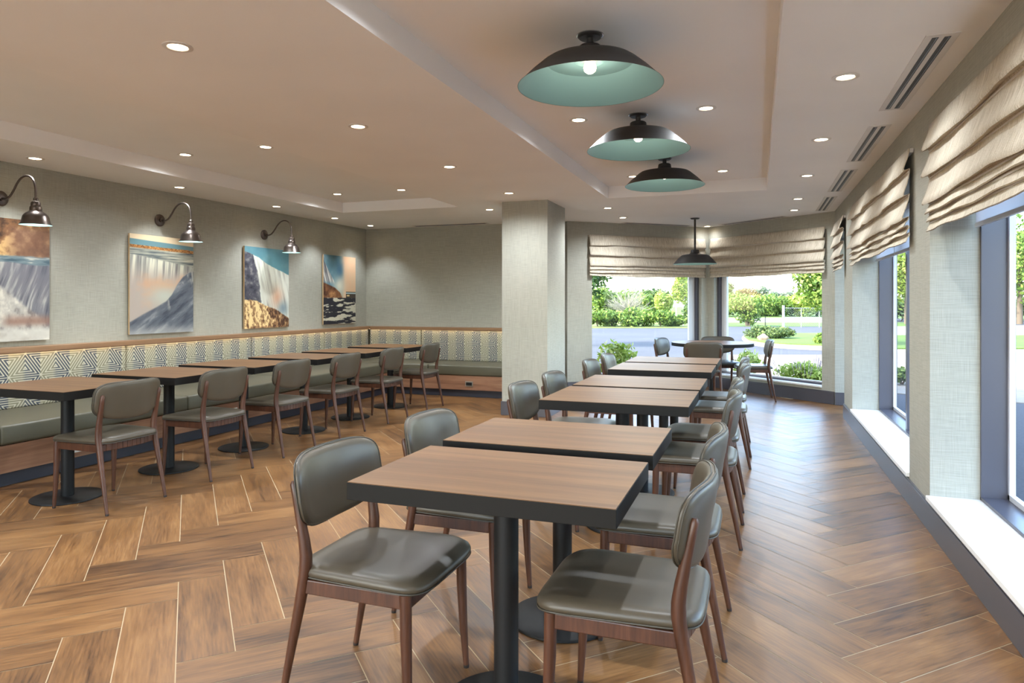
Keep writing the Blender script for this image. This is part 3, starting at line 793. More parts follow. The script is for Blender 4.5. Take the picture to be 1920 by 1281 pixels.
# downlights
def make_downlight():
    t = thing('recessed_downlight', 'x', 'downlight', (0, 0, 0), 0, 'recessed downlights')
    q = MB(); q.lathe([(.066, 0), (.066, -.003), (.060, -.0055), (.046, -.0055), (.043, -.003), (.040, .0)], 36); tr_ = q.build('trim_ring', M['whitemetal'], t, smooth=30, recalc=False)
    bm = bmesh.new(); bm.from_mesh(tr_.data); bmesh.ops.delete(bm, geom=[f_ for f_ in bm.faces if len(f_.verts) > 8], context='FACES_ONLY'); bm.to_mesh(tr_.data); bm.free()
    q = MB(); q.lathe([(.0, -.0022), (.043, -.0022)], 30); q.f = q.f[:]; o = q.build('glowing_lens', M['lens'], t, recalc=False)
    return t
DL = [
 (-5.50, 3.92, H, 'downlight over the banquette wall, nearest of that row at the far left edge'),
 (-5.50, 5.39, H, 'second downlight in the row above the waterfall pictures'),
 (-5.49, 6.86, H, 'third downlight in the row above the waterfall pictures'),
 (-5.49, 8.08, H, 'fourth downlight in the row above the waterfall pictures'),
 (-5.51, 9.04, H, 'downlight tucked in the rear left corner of the ceiling'),
 (-4.72, 4.69, HT, 'downlight in the left ceiling tray, nearer one on the wall side'),
 (-4.72, 7.00, HT, 'downlight in the left ceiling tray, farther one on the wall side'),
 (-3.855, 4.68, HT, 'downlight in the left ceiling tray, nearer one at the right tray edge'),
 (-3.855, 6.99, HT, 'downlight in the left ceiling tray, farther one at the right tray edge'),
 (-2.49, 2.43, H, 'largest looking downlight, on the flat ceiling between both trays'),
 (-2.49, 3.93, H, 'second downlight on the flat ceiling between both trays'),
 (-2.49, 5.36, H, 'third downlight on the flat ceiling between both trays'),
 (-2.49, 6.86, H, 'fourth downlight between both trays, just before the column'),
 (-3.16, 7.99, H, 'downlight over the end of the rear banquette, left of the column'),
 (-1.195, 4.74, HT, 'downlight in the centre tray between the first and second dome lamps'),
 (-.322, 4.74, HT, 'downlight in the centre tray right of the nearest dome lamp'),
 (-1.20, 7.05, HT, 'downlight in the centre tray half hidden behind the farthest dome lamp'),
 (-.322, 7.05, HT, 'downlight in the centre tray right of the farthest dome lamp'),
 (.43, 3.92, H, 'nearest downlight on the ceiling strip beside the windows, next to the air slot'),
 (.43, 5.36, H, 'second downlight on the ceiling strip beside the windows'),
 (.43, 6.84, H, 'third downlight on the ceiling strip beside the windows'),
 (.43, 8.33, H, 'fourth downlight on the ceiling strip beside the windows'),
 (.437, 9.33, H, 'fifth and farthest downlight beside the windows, by the bay'),
 (-1.735, 8.35, H, 'downlight beyond the centre tray, right of the column top'),
 (-1.735, 9.36, H, 'downlight before the left bay blind'),
 (-.72, 10.85, H, 'downlight in the bay corner above the meeting blinds'),
]
OFF = [(-5.5, 2.45, H), (-5.5, .98, H), (-4.72, 2.37, HT), (-3.855, 2.37, HT), (-4.72, .2, HT), (-3.855, .2, HT), (-2.49, .93, H), (-2.49, -.57, H), (-1.195, 2.43, HT), (-.322, 2.43, HT), (.43, 2.45, H), (.43, .98, H), (.43, -.5, H), (-5.5, -.5, H), (-1.0, -1.5, H), (-4, -1.8, H)]  # unseen spots continuing the downlight rows, added for lighting, without fixtures
dl0 = make_downlight()
for i, (x, y, z, l) in enumerate(DL):
    if i == 0: dl0.location = (x, y, z); dl0['label'] = l
    else: dup(dl0, (x, y, z), 0, l)
E_DL = 76
for x, y, z in [(a[0], a[1], a[2]) for a in DL] + OFF:
    if x < -5.3: spot(x, y, z - .02, 38, 100, .7)
    else: spot(x, y, z - .02, E_DL * (.08 if y > 10.5 else (.5 if x > .4 else 1.05)))

# linear air slots
def air_slot(cx, cy, L, rz, label, w=.135, ns=2):
    t = thing('air_slot', label, 'air vent', (cx, cy, H), rz, 'linear ceiling air slots')
    q = MB(); q.box(-w / 2, w / 2, -L / 2, L / 2, -.0035, .003); q.build('face_plate', M['whitemetal'], t, bevel=.001)
    for k in range(ns):
        x = (k - (ns - 1) / 2) * .048
        q = MB(); q.box(x - .013, x + .013, -L / 2 + .035, L / 2 - .035, -.0042, -.0034); sl = q.build('slot_opening', M['slot'], t)
        q = MB(); q.box(x + .003, x + .007, -L / 2 + .035, L / 2 - .035, -.006, -.0042); q.build('deflector_blade', M['blade'], sl)
for y0, y1, l in ((3.43, 4.68, 'nearest ceiling air slot beside the windows'), (5.06, 6.29, 'second ceiling air slot beside the windows'),
                  (6.65, 7.92, 'third ceiling air slot beside the windows'), (8.27, 9.50, 'fourth and farthest ceiling air slot beside the windows')):
    air_slot(.762, (y0 + y1) / 2, y1 - y0, 0, l)
air_slot(-1.40, 10.33, 1.15, math.atan2(dL.y, dL.x) - PI / 2, 'ceiling air slot above the left bay blind')
air_slot(-.07, 10.34, 1.15, math.atan2(dR.y, dR.x) - PI / 2, 'ceiling air slot above the right bay blind')
air_slot(-4.33, 9.34, 1.22, PI / 2, 'ceiling air slot along the rear wall, above the short banquette')

# ------------------------------------------------------------------ pictures
rng = np.random.default_rng(3)
def vnoise(u, v, fx, fy, seed):
    r = np.random.default_rng(seed); G = r.random((128, 128))
    x, y = u * fx, v * fy; xi, yi = np.floor(x).astype(int), np.floor(y).astype(int); a, c = x - xi, y - yi
    a, c = a * a * (3 - 2 * a), c * c * (3 - 2 * c)
    g = lambda i, j: G[np.mod(i, 128), np.mod(j, 128)]
    return (g(xi, yi) * (1 - a) + g(xi + 1, yi) * a) * (1 - c) + (g(xi, yi + 1) * (1 - a) + g(xi + 1, yi + 1) * a) * c
def fbm(u, v, fx, fy, seed, o=4):
    s = 0; w = 0
    for k in range(o):
        s = s + vnoise(u, v, fx * 2 ** k, fy * 2 ** k, seed + k) * .6 ** k; w += .6 ** k
    return s / w
def sm(a, b_, x): t_ = np.clip((x - a) / (b_ - a), 0, 1); return t_ * t_ * (3 - 2 * t_)
def mixc(a, b_, t_): return a * (1 - t_[..., None]) + b_ * t_[..., None]
K = lambda *c: np.array(c, float)
def ramp3(t_, a, b_, c): return mixc(mixc(np.broadcast_to(K(*a), t_.shape + (3,)), K(*b_), sm(.2, .5, t_)), K(*c), sm(.5, .8, t_))
def art_a(u, v):
    tre = ramp3(fbm(u, v, 9, 12, 1, 5) * 1.2 - .1, (62, 44, 34), (124, 88, 58), (216, 178, 122))
    soft = ramp3(fbm(u, v, 4, 5, 9), (112, 80, 66), (128, 96, 78), (150, 118, 96)); tre = mixc(tre, soft, sm(.45, .7, u) * (1 - sm(.9, .97, v)) * .75)
    warp = u + .06 * np.sin(v * 7) + (1 - v) * .12
    fall = ramp3(fbm(warp, v, 26, 3, 2, 5), (74, 76, 88), (128, 128, 134), (200, 198, 190))
    fall = mixc(fall, K(112, 112, 122), sm(.45, .8, u) * sm(.30, .55, v) * .5)
    river = ramp3(fbm(u, v, 5, 60, 3), (70, 92, 104), (116, 134, 140), (196, 194, 182))
    c = mixc(fall, river, sm(.63, .645, v + .01 * np.sin(u * 9))); c = mixc(c, tre, sm(.70, .72, v + .02 * fbm(u, v, 10, 3, 4)))
    foam = ramp3(fbm(u, v, 14, 12, 5, 5), (128, 122, 120), (186, 182, 174), (222, 218, 206))
    edge = .50 - .62 * (u - .35) + .07 * fbm(u, v, 9, 9, 6)
    c = mixc(c, foam, sm(-.02, .03, edge - v) * (1 - sm(.62, .66, v)))
    c = mixc(c, K(146, 112, 98), sm(.10, .16, v) * (1 - sm(.16, .24, v)) * sm(.45, .6, u) * .8)
    return mixc(c, ramp3(fbm(u, v, 6, 9, 7), (176, 172, 164), (198, 196, 188), (216, 214, 204)), 1 - sm(.09, .13, v + .02 * fbm(u, v, 8, 3, 8)))
def art_b(u, v):
    c = np.broadcast_to(K(178, 166, 156), u.shape + (3,)).copy()
    c = mixc(c, K(206, 160, 126), sm(.50, .9, fbm(u, v, 2.2, 5, 11) + .3 * np.exp(-((v - .66 + .25 * u) / .12) ** 2)))
    c = mixc(c, K(188, 192, 180), np.exp(-(((u - .52) / .24) ** 2 + ((v - .38) / .12) ** 2)))
    st = fbm(u + .10 * (1 - v), v, 24, 1.6, 12, 4)
    crest = .80 - .10 * u; falls = sm(crest - .34 + .2 * u, crest - .02, v)
    c = mixc(c, ramp3(st * 1.15, (74, 72, 80), (150, 150, 142), (214, 212, 192)), falls * (.55 + .45 * sm(.0, .4, st)))
    riv = ramp3(fbm(u, v, 3, 70, 13), (86, 94, 98), (150, 152, 140), (200, 196, 176))
    c = mixc(c, riv, sm(-.008, .008, v - crest))
    c = mixc(c, ramp3(fbm(u, v, 60, 90, 14), (92, 60, 34), (168, 112, 58), (206, 160, 100)), sm(.862, .87, v + .02 * u) * (1 - sm(.895, .905, v + .012 * u)))
    c = mixc(c, K(102, 136, 142), sm(.898, .905, v + .016 * u + .012 * fbm(u, v, 12, 2, 15)) )
    c = mixc(c, K(222, 200, 164), sm(.94, .946, v + .03 * u - .01))
    b1 = np.interp(u, [0, .2, .4, .55, .64, .72, .82, .92, 1.0], [.12, .20, .27, .33, .40, .50, .59, .64, .655])
    dark = ramp3(fbm(u + v * .6, v - u * .5, 3, 16, 16, 5), (66, 72, 84), (96, 102, 112), (142, 146, 150))
    wv = fbm((u - b1 * .7), v + u * .2, 12, 4, 17, 4); dark = mixc(dark, K(196, 196, 184), sm(.60, .72, wv) * sm(.55, .62, u) * sm(-.20, -.02, v - b1))
    c = mixc(c, dark, sm(-.012, .012, b1 - v))
    return mixc(c, K(176, 178, 176), (1 - sm(.0, .16, v + .08 * fbm(u, v, 4, 4, 18) - .25 * u * 0)) * .75)
def art_c(u, v):
    sky = ramp3(fbm(u, v, 3, 5, 21), (82, 124, 136), (90, 134, 144), (104, 144, 152))
    crest = np.interp(u, [0, .12, .3, .45, .7, .85, 1], [.93, .91, .87, .81, .74, .71, .67]) + .012 * fbm(u, v, 40, 1, 22)
    st = fbm(u + .35 * (v - crest), v, 22, 3.0, 23, 5)
    fall = ramp3(st * 1.1 + .1, (118, 108, 104), (186, 186, 174), (214, 216, 204))
    c = mixc(fall, sky, sm(-.006, .006, v - crest))
    cl = np.interp(v, [.3, .38, .5, .7, .92], [.36, .34, .33, .27, .17]) + .03 * (fbm(u, v, 3, 24, 24) - .5)
    cliff = ramp3(fbm(u, v, 14, 18, 25, 5), (48, 48, 58), (76, 76, 86), (128, 126, 126))
    c = mixc(c, cliff, sm(-.01, .01, cl - u) * (1 - sm(-.004, .006, v - crest)))
    c = mixc(c, K(206, 206, 194), np.exp(-(((u - .45) / .1) ** 2 + ((v - .40) / .13) ** 2)))
    c = mixc(c, K(196, 152, 124), np.exp(-(((u - .72) / .13) ** 2 + ((v - .38) / .13) ** 2)) * .9)
    c = mixc(c, K(120, 138, 146), np.exp(-(((u - .86) / .12) ** 2 + ((v - .24) / .10) ** 2)) * .9)
    top = np.interp(u, [0, .25, .45, .7, 1], [.345, .33, .27, .22, .10]) + .02 * fbm(u, v, 16, 2, 26)
    rock = ramp3(fbm(u + v * .2, v, 26, 22, 27, 5) * 1.5 - .12 - .35 * sm(.35, .9, u), (74, 50, 38), (148, 112, 78), (236, 206, 150))
    return mixc(c, rock, sm(-.008, .008, top - v))
def art_d(u, v):
    c = mixc(ramp3(fbm(u, v, 3, 3, 31), (82, 118, 134), (94, 132, 146), (122, 152, 162)), ramp3(fbm(u, v, 2, 3, 32), (214, 188, 154), (222, 182, 146), (224, 196, 162)), sm(.48, .72, u + .12 * fbm(u, v, 4, 4, 33)))
    c = mixc(c, K(58, 100, 128), np.exp(-(((u - .5) / .10) ** 2 + ((v - .78) / .14) ** 2)) * .9)
    st = fbm(u + .5 * v, v, 26, 3, 34); bd = np.interp(v, [.6, .9], [.34, .02])
    c = mixc(c, ramp3(st * 1.1, (52, 50, 60), (140, 140, 140), (214, 212, 202)), sm(-.01, .01, bd - u) * sm(.56, .64, v))
    c = mixc(c, K(210, 210, 192), np.exp(-(((u - .48) / .17) ** 2 + ((v - .56) / .13) ** 2)))
    rt_ = np.interp(u, [0, .2, .34, .5, .58], [.60, .56, .53, .46, .38])
    c = mixc(c, ramp3(fbm(u, v, 9, 9, 35, 5), (70, 42, 32), (124, 84, 56), (190, 140, 90)), sm(-.01, .01, rt_ - v) * (1 - sm(.55, .58, u)))
    bo = (u > .68) & (v > .38) & (v < .475); c[bo] = K(74, 66, 56)
    bo = (u > .68) & (v > .445) & (v < .462); c[bo] = K(170, 190, 192)
    bo = (u > .71) & (u < .80) & (v > .405) & (v < .43); c[bo] = K(214, 186, 130)
    w_n = fbm(u, v, 4, 26, 36, 4); th_ = .56 - .10 * sm(.1, .6, u)
    wat = mixc(np.broadcast_to(K(40, 40, 48), u.shape + (3,)), K(196, 192, 172), sm(th_, th_ + .06, w_n))
    return mixc(c, wat, 1 - sm(.375, .39, v))
m = mat('printed_board', (200, 200, 200), 0.55, spec=0.3); n = N(m); M['print'] = m
at_ = n.new('ShaderNodeAttribute', attribute_name='paint'); n.col(at_.outputs['Color'])
n.bump(n.noise(n.coord(scale=(20, 20, 500)), 1, 2), .12, .001)
M['birchply'] = woodgrain('pale_ply_edge', (176, 150, 116), (200, 174, 138), (216, 192, 158), 'Z', .5)
def picture(y0, y1, z0, z1, fn, label, nx=200, ny=260):
    t = thing('wall_picture', label, 'picture', (XL, y0, z0), 0, 'waterfall prints on wood panels')
    q = MB(); q.box(.014, .034, 0, y1 - y0, 0, z1 - z0); q.build('panel', M['birchply'], t)
    q = MB(); q.box(.0, .014, .08, y1 - y0 - .08, .08, z1 - z0 - .08); q.build('standoff_frame', M['black'], t)
    iu, iv = np.meshgrid(np.linspace(0, 1, nx + 1), np.linspace(0, 1, ny + 1))
    W, Hh = y1 - y0, z1 - z0
    me = bpy.data.meshes.new('print_surface')
    vs = np.stack([np.full(iu.size, .0346), (iu * W).ravel(), (iv * Hh).ravel()], 1)
    idx = np.arange((nx + 1) * (ny + 1)).reshape(ny + 1, nx + 1)
    fs = np.stack([idx[:-1, :-1], idx[:-1, 1:], idx[1:, 1:], idx[1:, :-1]], -1).reshape(-1, 4)
    me.from_pydata(vs.tolist(), [], fs.tolist()); me.materials.append(M['print'])
    col = np.clip(fn(iu, iv) / 255.0, 0, 1); l_ = np.where(col <= .04045, col / 12.92, ((col + .055) / 1.055) ** 2.4)
    ca = me.color_attributes.new('paint', 'FLOAT_COLOR', 'POINT')
    ca.data.foreach_set('color', np.concatenate([l_.reshape(-1, 3), np.ones((iu.size, 1))], 1).astype(np.float32).ravel())
    o = bpy.data.objects.new('print_surface', me); C.objects.link(o); o.parent = t
picture(3.48, 4.285, .98, 2.00, art_a, 'waterfall print with autumn trees, cut by the left edge of the photo')
picture(5.10, 5.91, .985, 1.99, art_b, 'waterfall print with a dark curved wave in its lower right')
picture(6.71, 7.54, .985, 1.99, art_c, 'waterfall print with blue sky and golden rocks at the bottom')
picture(8.31, 9.14, .99, 1.995, art_d, 'farthest print, with a small boat and dark rippled water')

# ------------------------------------------------------------------ outside
ZG = -0.2
b = MB(); b.box(-140, 200, -60, 260, ZG - .3, ZG); struct(b.build('ground_asphalt', M['asphalt']))
def patch(name, pts, z, m_):
    b = MB(); b.hexa([ray(px, d) for px, d in pts], ZG, z); return struct(b.build(name, m_))
patch('ground_verge', [(600, 40.5), (1345, 40.5), (1345, 56), (600, 70)], ZG + .03, M['verge'])
patch('ground_lawn_far', [(1345, 43.5), (1720, 43.5), (1720, 52), (1345, 52)], ZG + .02, M['lawn'])
patch('ground_road', [(900, 52), (1640, 52), (1640, 68), (900, 68)], ZG + .01, M['road'])
patch('ground_lawn_beyond', [(500, 68), (1640, 68), (2400, 46), (2400, 240), (500, 240)], ZG + .01, M['lawn'])
patch('ground_island_curb', [(1391, 28), (1400, 25), (1430, 23.3), (1480, 22.3), (1560, 21.4), (1660, 21.0), (1660, 31.4), (1480, 31.9), (1398, 31.4)], ZG + .10, M['concrete'])
patch('ground_island_lawn', [(1396, 28), (1404, 25.5), (1433, 24), (1480, 23), (1560, 22.1), (1655, 21.8), (1655, 31.0), (1480, 31.3), (1403, 31)], ZG + .13, M['lawn'])
patch('ground_sidewalk', [(1330, 11.6), (1330, 19.6), (1640, 19.6), (1640, 6)], ZG + .015, M['concrete'])
patch('ground_lot', [(1640, 11.5), (1640, 22), (2600, 22), (2600, 8)], ZG + .012, M['concrete'])
patch('ground_lawn_right', [(1650, 22), (1650, 31), (2600, 31), (2600, 22)], ZG + .05, M['lawn'])
patch('ground_road_right', [(1650, 31), (1650, 45), (2600, 45), (2600, 31)], ZG + .01, M['road'])

def foliage(clumps, nleaf, size, seed, flat=.35):
    """leaf cards clustered in ellipsoid clumps (x, y, z, rx, ry, rz)"""
    r = np.random.default_rng(seed); V = []; Fc = []
    vol = np.array([c[3] * c[4] * c[5] for c in clumps]) ** .67; cnt = np.maximum(12, (nleaf * vol / vol.sum()).astype(int))
    for (x, y, z, rx, ry, rz_), k in zip(clumps, cnt):
        d = r.normal(size=(k, 3)); d /= np.linalg.norm(d, axis=1)[:, None]
        rad = r.uniform(.55, 1.05, (k, 1)); p = d * rad * np.array([rx, ry, rz_]) + np.array([x, y, z])
        p[:, 2] = np.maximum(p[:, 2], ZG + .02)
        nrm = d + r.normal(size=(k, 3)) * .7; nrm /= np.linalg.norm(nrm, axis=1)[:, None]
        a = np.cross(nrm, r.normal(size=(k, 3))); a /= np.linalg.norm(a, axis=1)[:, None]; c = np.cross(nrm, a)
        s = size * r.uniform(.6, 1.3, (k, 1)); w = s * r.uniform(.4, .65, (k, 1))
        base = len(V) * 1
        q0, q1, q2, q3 = p - a * s, p + c * w - nrm * s * .12, p + a * s, p - c * w - nrm * s * .12
        st = np.stack([q0, q1, q2, q3], 1).reshape(-1, 3); V.append(st)
    V = np.concatenate(V); n4 = len(V) // 4; Fc = np.arange(n4 * 4).reshape(-1, 4)
    return V, Fc
def leaf_obj(name, clumps, nleaf, size, seed, m_, parent=None):
    V, Fc = foliage(clumps, nleaf, size, seed)
    me = bpy.data.meshes.new(name); me.from_pydata(V.tolist(), [], Fc.tolist()); me.materials.append(m_)
    o = bpy.data.objects.new(name, me); C.objects.link(o)
    if parent: o.parent = parent
    return o
def clumps_in(cx, cy, cz, rx, ry, rz_, k, seed, f=.45):
    r = random.Random(seed); out = []
    for i in range(k):
        while True:
            a, b_, c = r.uniform(-1, 1), r.uniform(-1, 1), r.uniform(-1, 1)
            if a * a + b_ * b_ + c * c <= 1: break
        s = r.uniform(.7, 1.2) * f
        out.append((cx + a * rx * (1 - f * .7), cy + b_ * ry * (1 - f * .7), cz + c * rz_ * (1 - f * .7), rx * s, ry * s, rz_ * s))
    return out
def tree(px, d, half_w, zlo, zhi, m_, label, name='tree', trunk='bark', n_=2200, size=.16, seed=1, k=12, stems=1, cat='tree', group='trees outside'):
    x, y = ray(px, d); t = thing(name, label, cat, (x, y, ZG), 0, group)
    cz = (zlo + zhi) / 2; rz_ = (zhi - zlo) / 2
    leaf_obj('foliage', clumps_in(0, 0, cz - ZG, half_w, half_w, rz_, k, seed), n_, size, seed, m_, t)
    r = random.Random(seed + 5)
    for s in range(stems):
        ax, ay = (r.uniform(-.35, .35) * half_w if stems > 1 else 0), (r.uniform(-.35, .35) * half_w if stems > 1 else 0)
        q = MB(); rr_ = max(.02, .045 * half_w)
        q.tube([(ax * .3, ay * .3, 0), (ax * .6, ay * .6, (cz - ZG) * .5), (ax, ay, cz - ZG)], [rr_ * 1.3, rr_, rr_ * .5], 8)
        for j in range(5):
            an = r.uniform(0, 6.28); h0 = (cz - ZG) * r.uniform(.5, .95)
            q.tube([(ax * .7, ay * .7, h0), (ax + math.cos(an) * half_w * .3, ay + math.sin(an) * half_w * .3, h0 + rz_ * .25), (ax + math.cos(an) * half_w * .6, ay + math.sin(an) * half_w * .6, h0 + rz_ * .5)], [rr_ * .5, rr_ * .35, rr_ * .15], 6)
        q.build('trunk', M[trunk], t, smooth=60)
    return t
def bush(px, d, half_w, height, m_, label, n_=1500, size=.10, seed=1, k=9, name='shrub', depth=None, group='shrubs outside'):
    x, y = ray(px, d); t = thing(name, label, 'shrub', (x, y, ZG), YAW, group)
    dy = depth or half_w
    leaf_obj('foliage', clumps_in(0, 0, height * .5, half_w, dy, height * .52, k, seed, .5), n_, size, seed, m_, t)
    q = MB(); r = random.Random(seed)
    for j in range(7):
        an = r.uniform(0, 6.28); q.tube([(0, 0, 0), (math.cos(an) * half_w * .25, math.sin(an) * dy * .25, height * .35), (math.cos(an) * half_w * .55, math.sin(an) * dy * .55, height * .7)], [.018, .012, .006], 6)
    q.build('stems', M['bark'], t)
    return t
# ---- left bay window view
bush(1160, 12.0, .42, .84, M['leaf_yellow'], 'yellow green leafy shrub just outside the left bay window', 900, .055, 11, 10)
tree(1085, 24, 1.45, .75, 4.2, M['leaf_dark'], 'dark green tree with hanging foliage at the left edge of the bay view', n_=5000, size=.10, seed=12, k=18)
hedge = [(1120, .9, .95), (1148, 1.0, .85), (1176, 1.1, 1.05), (1206, 1.0, .95), (1238, .9, .75), (1262, .8, .45)]
hl = ['leftmost bush of the hedge across the asphalt', 'second bush from the left in the hedge across the asphalt', 'third bush from the left in the hedge, tallest of it',
      'fourth bush from the left in the hedge across the asphalt', 'low fifth bush in the hedge, left of the birches', 'bush of the hedge at the foot of the birches']
for i, (px, hw, ht) in enumerate(hedge):
    bush(px, 42.5 + (i % 2) * .8, hw, ht + .30, M['leaf_green'], hl[i], 1500, .11, 20 + i, 9, group='hedge bushes across the asphalt')
bush(1296, 41.5, .55, 1.75, M['leaf_dark'], 'tall narrow bush beside the right frame of the left bay window', 1600, .10, 31, 9)
tree(1242, 47, .75, .2, 2.25, M['leaf_yellow'], 'bright yellow green young tree behind the hedge', n_=2600, size=.10, seed=32)
tree(1212, 52, 1.3, .0, 2.0, M['leaf_green'], 'rounded mid green tree right of the silvery bare tree', n_=3000, size=.13, seed=33)
tree(1225, 62, 1.8, .2, 2.6, M['leaf_dark'], 'darker tree in the gap behind the yellow green tree', n_=2600, size=.17, seed=34)
tree(1180, 58, 1.9, .0, 2.7, M['leaf_green'], 'broad green tree behind the silvery bare tree', n_=2600, size=.17, seed=35)
tree(1135, 55, 1.5, .0, 3.0, M['leaf_green'], 'green tree behind the left part of the hedge', n_=2600, size=.16, seed=36)
tree(1296, 56, .9, .4, 4.2, M['leaf_dark'], 'tall dark green tree behind the birches', n_=3200, size=.14, seed=37)
for px, l, sd in ((1268, 'left white-trunked birch behind the hedge', 38), (1281, 'right white-trunked birch behind the hedge', 39)):
    t = tree(px, 44.5, .55, 1.15, 3.6, M['leaf_yellow'], l, 'birch_tree', 'birch', 1300, .09, sd, 10, group='birches')
# silvery bare tree
x, y = ray(1178, 46); t = thing('bare_tree', 'silvery grey tree with bare fanning branches behind the hedge', 'tree', (x, y, ZG), 0, 'trees outside')
q = MB(); r = random.Random(5)
q.tube([(0, 0, 0), (.05, 0, .5), (0, 0, 1.0)], [.09, .07, .05], 8); q.build('trunk', M['silver'], t, smooth=60)
q = MB()
for i in range(150):
    an = r.uniform(0, 6.28); el = r.uniform(.15, 1.25); L0 = r.uniform(.6, 1.5)
    p = Vector((0, 0, r.uniform(.5, 1.1))); dv = Vector((math.cos(an) * math.cos(el), math.sin(an) * math.cos(el), math.sin(el)))
    pts = [p]
    for k in range(4):
        p = p + dv * L0 * .36; dv = (dv + Vector((r.uniform(-.2, .2), r.uniform(-.2, .2), r.uniform(-.15, .2)))).normalized(); pts.append(p.copy())
    q.tube(pts, [.022, .016, .011, .008, .004], 4)
    for k in range(3):
        b0 = pts[2 + k % 2]; e = b0 + (dv + Vector((r.uniform(-.8, .8), r.uniform(-.8, .8), r.uniform(-.4, .6)))).normalized() * .4; q.tube([b0, e], [.009, .003], 4)
q.build('branches', M['silver'], t)
# ---- right bay window view
bush(1394, 11.9, .34, .74, M['leaf_yellow'], 'yellow green shrub outside behind the round table chairs', 1000, .05, 41, 9)
t = bush(1512, 11.6, .52, .50, M['leaf_yellow'], 'low bright green shrub with lilac tips outside the right bay window', 2600, .035, 42, 12)
q = MB(); r = random.Random(9)
for i in range(36):
    a = r.uniform(0, 6.28); rr_ = r.uniform(.2, .6); q.tube([(math.cos(a) * rr_ * .8, math.sin(a) * rr_ * .8, .3), (math.cos(a) * rr_, math.sin(a) * rr_, r.uniform(.42, .62))], [.0025, .005], 5)
q.build('flower_spikes', M['lilac'], t)
bush(1442, 26.8, .93, .62, M['leaf_juniper'], 'wide low juniper mound on the grass island', 4200, .06, 43, 16, 'juniper', .7)
bush(1546, 23.3, .34, .50, M['leaf_green'], 'small round shrub on the grass island at the right edge of the bay view', 1500, .05, 44, 9)
x, y = ray(1431, 25.3); b = MB(); bm = bmesh.new(); bmesh.ops.create_icosphere(bm, subdivisions=3, radius=1)
for v in bm.verts:
    k = 1 + .10 * math.sin(v.co.x * 5 + 1) * math.cos(v.co.y * 4) + .06 * math.sin(v.co.z * 7); v.co = Vector((v.co.x * .20 * k, v.co.y * .17 * k, v.co.z * .15 * k + .10))
me = bpy.data.meshes.new('boulder'); bm.to_mesh(me); bm.free(); me.materials.append(M['rock'])
for p in me.polygons: p.use_smooth = True
o = bpy.data.objects.new('boulder', me); C.objects.link(o); o.location = (x, y, ZG + .10); tag(o, 'rounded pinkish boulder in front of the juniper mound', 'rock')
tree(1401, 44, 1.15, .0, 1.75, M['leaf_green'], 'multi-stem leafy tree before the pale road, left of the fence post', n_=3800, size=.09, seed=45, stems=5, k=16)
tree(1562, 24, 1.35, .75, 3.6, M['leaf_green'], 'leafy tree overhanging the right edge of the bay view', n_=5200, size=.09, seed=46, k=20)
bl = [(1340, 2.4, 2.6), (1365, 2.2, 2.3), (1392, 2.2, 2.6), (1418, 2.4, 2.2), (1446, 2.4, 2.4), (1474, 2.4, 2.1), (1502, 2.4, 2.4), (1530, 2.4, 2.6), (1560, 2.6, 3.0)]
nm = ['first', 'second', 'third', 'fourth', 'fifth', 'sixth', 'seventh', 'eighth', 'ninth']
for i, (px, hw, ht) in enumerate(bl):
    bush(px, 75 + (i % 2) * 2, hw, ht + .2, M['leaf_green'] if i % 3 else M['leaf_yellow'], '%s bush from the left in the green belt beyond the pale road' % nm[i], 1900, .17, 60 + i, 10, group='bushes beyond the pale road')
tree(1398, 84, 1.9, 1.0, 3.4, M['leaf_brown'], 'brownish round tree rising over the green belt', n_=2400, size=.17, seed=71)
tree(1362, 84, 1.3, 1.0, 4.0, M['leaf_dark'], 'pointed dark tree at the left of the right bay view', n_=1800, size=.15, seed=72)
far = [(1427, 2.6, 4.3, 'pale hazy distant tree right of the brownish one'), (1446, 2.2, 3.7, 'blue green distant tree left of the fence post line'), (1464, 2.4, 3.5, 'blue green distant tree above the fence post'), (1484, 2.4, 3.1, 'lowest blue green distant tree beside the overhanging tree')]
for i, (px, hw, zh, l) in enumerate(far): tree(px, 118, hw, .4, zh, M['leaf_haze'], l, n_=1700, size=.26, seed=75 + i, group='distant trees')
# fence
x0, y0 = ray(1469, 42.0)
q = MB(); q.tube([(0, 0, 0), (0, 0, 1.34)], .075, 14); o = q.build('fence_post', M['postwhite'], smooth=40); o.location = (x0, y0, ZG)
tag(o, 'thick white post at the end of the chain link fence', 'post')
t = thing('chain_link_fence', 'grey chain link fence running right from the thick white post', 'fence', (x0, y0, ZG))
ex, ey = ray(1620, 40.5); ex -= x0; ey -= y0; LF = math.hypot(ex, ey)
q = MB(); q.tube([(0, 0, 1.18), (ex, ey, 1.18)], .014, 8); q.tube([(0, 0, .62), (ex, ey, .62)], .012, 8); q.build('rail', M['galv'], t)
for k in range(1, 5):
    q = MB(); q.tube([(ex * k / 4.4, ey * k / 4.4, 0), (ex * k / 4.4, ey * k / 4.4, 1.2)], .02, 8); q.build('post', M['galv'], t)
q = MB(); st = .12; k_ = int(LF / st)
for i in range(-9, k_):
    for sg in (1, -1):
        a0, a1 = (i * st, i * st + 1.08) if sg == 1 else (i * st + 1.08, i * st)
        za, zb = .08, 1.16
        def cl(a, z): return (ex * a / LF, ey * a / LF, z)
        lo, hi = 0.0, LF
        if not (0 <= a0 <= LF and 0 <= a1 <= LF): continue
        q.tube([cl(a0, za), cl(a1, zb)], .0035, 3, False)
q.build('wire_mesh', M['galv'], t)
x1, y1 = ray(1435, 44.5); q = MB(); q.box(-.03, .03, -.03, .03, 0, .62); o = q.build('marker_post', M['bark']); o.location = (x1, y1, ZG); tag(o, 'short dark marker post left of the thick white post', 'post')
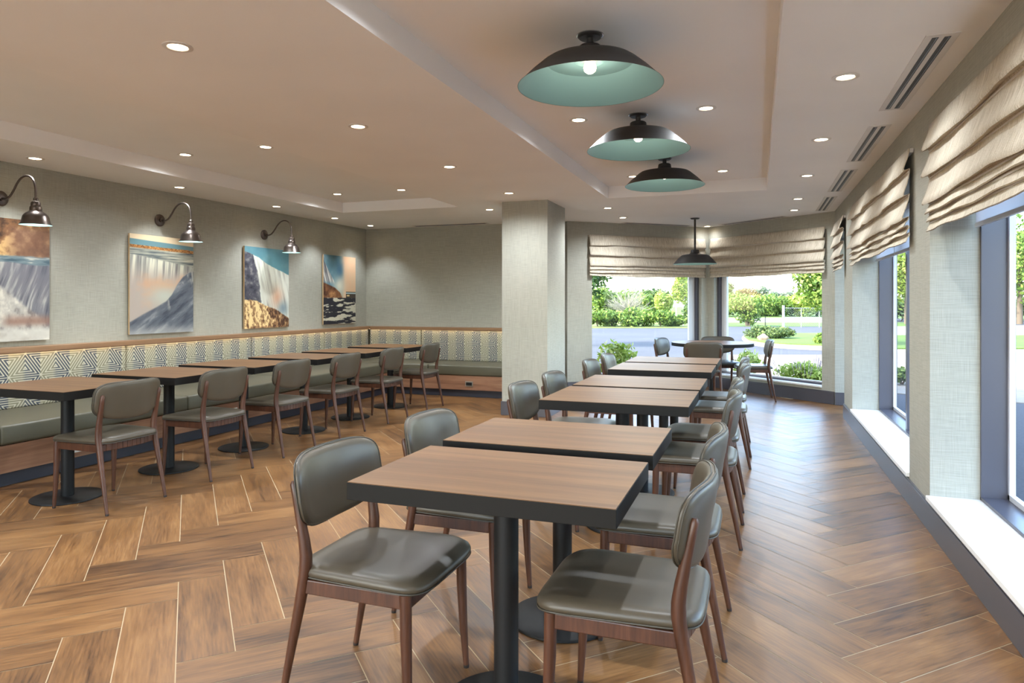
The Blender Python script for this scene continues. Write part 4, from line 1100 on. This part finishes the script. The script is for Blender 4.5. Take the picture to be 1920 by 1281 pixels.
# ---- view from the right wall windows
for i, (px, d, hw, zl, zh, l) in enumerate(((1700, 36, 2.4, .6, 6.0, 'leafy tree seen through the second right window'),
        (1912, 36, 3.0, .6, 8.0, 'tall leafy tree seen through the nearest right window'))):
    tree(px, d + 12, hw * 1.2, zl, zh, M['leaf_green'] if i % 2 else M['leaf_yellow'], l, n_=5200, size=.17, seed=90 + i, k=22)
for px, i, l_ in ((1690, 0, 'dark bush behind the tree seen through the second right window'), (1915, 1, 'dark bush behind the tall tree of the nearest right window')):
    bush(px, 56, 3.4, 2.2, M['leaf_dark'], l_, 1400, .22, 100 + i, 8, group='dark bushes behind the right trees')
bush(1691, 12.5, .35, .45, M['leaf_dark'], 'small dark plant outside the second right window', 800, .05, 110, 7)

# ------------------------------------------------------------------ sky and sun
w = bpy.data.worlds.new('world'); SC.world = w; w.use_nodes = True; nt = w.node_tree
bg = nt.nodes['Background']; sky = nt.nodes.new('ShaderNodeTexSky'); sky.sky_type = 'NISHITA'; sky.sun_disc = False
sky.sun_elevation = math.radians(40); sky.sun_rotation = math.radians(233); sky.air_density = 1.0; sky.dust_density = 2.0; sky.ozone_density = 1.0
nt.links.new(sky.outputs[0], bg.inputs['Color']); bg.inputs['Strength'].default_value = 1.9
sl = bpy.data.lights.new('sun', 'SUN'); sl.energy = 9.5; sl.angle = math.radians(.6); sl.color = (1.0, .95, .86)
so = bpy.data.objects.new('sun', sl); C.objects.link(so)
dv = Vector((.80 * math.cos(math.radians(40)), .60 * math.cos(math.radians(40)), -math.sin(math.radians(40))))
so.rotation_euler = dv.to_track_quat('-Z', 'Y').to_euler()

SC.view_settings.view_transform = 'Standard'; SC.view_settings.look = 'None'
SC.view_settings.gamma = 1.0; SC.view_settings.use_curve_mapping = False
SC.view_settings.exposure = 0.24
SC.cycles.max_bounces = 10; SC.cycles.diffuse_bounces = 5; SC.cycles.transparent_max_bounces = 12
SC.cycles.caustics_reflective = False; SC.cycles.caustics_refractive = False
SC.cycles.sample_clamp_indirect = 6.0
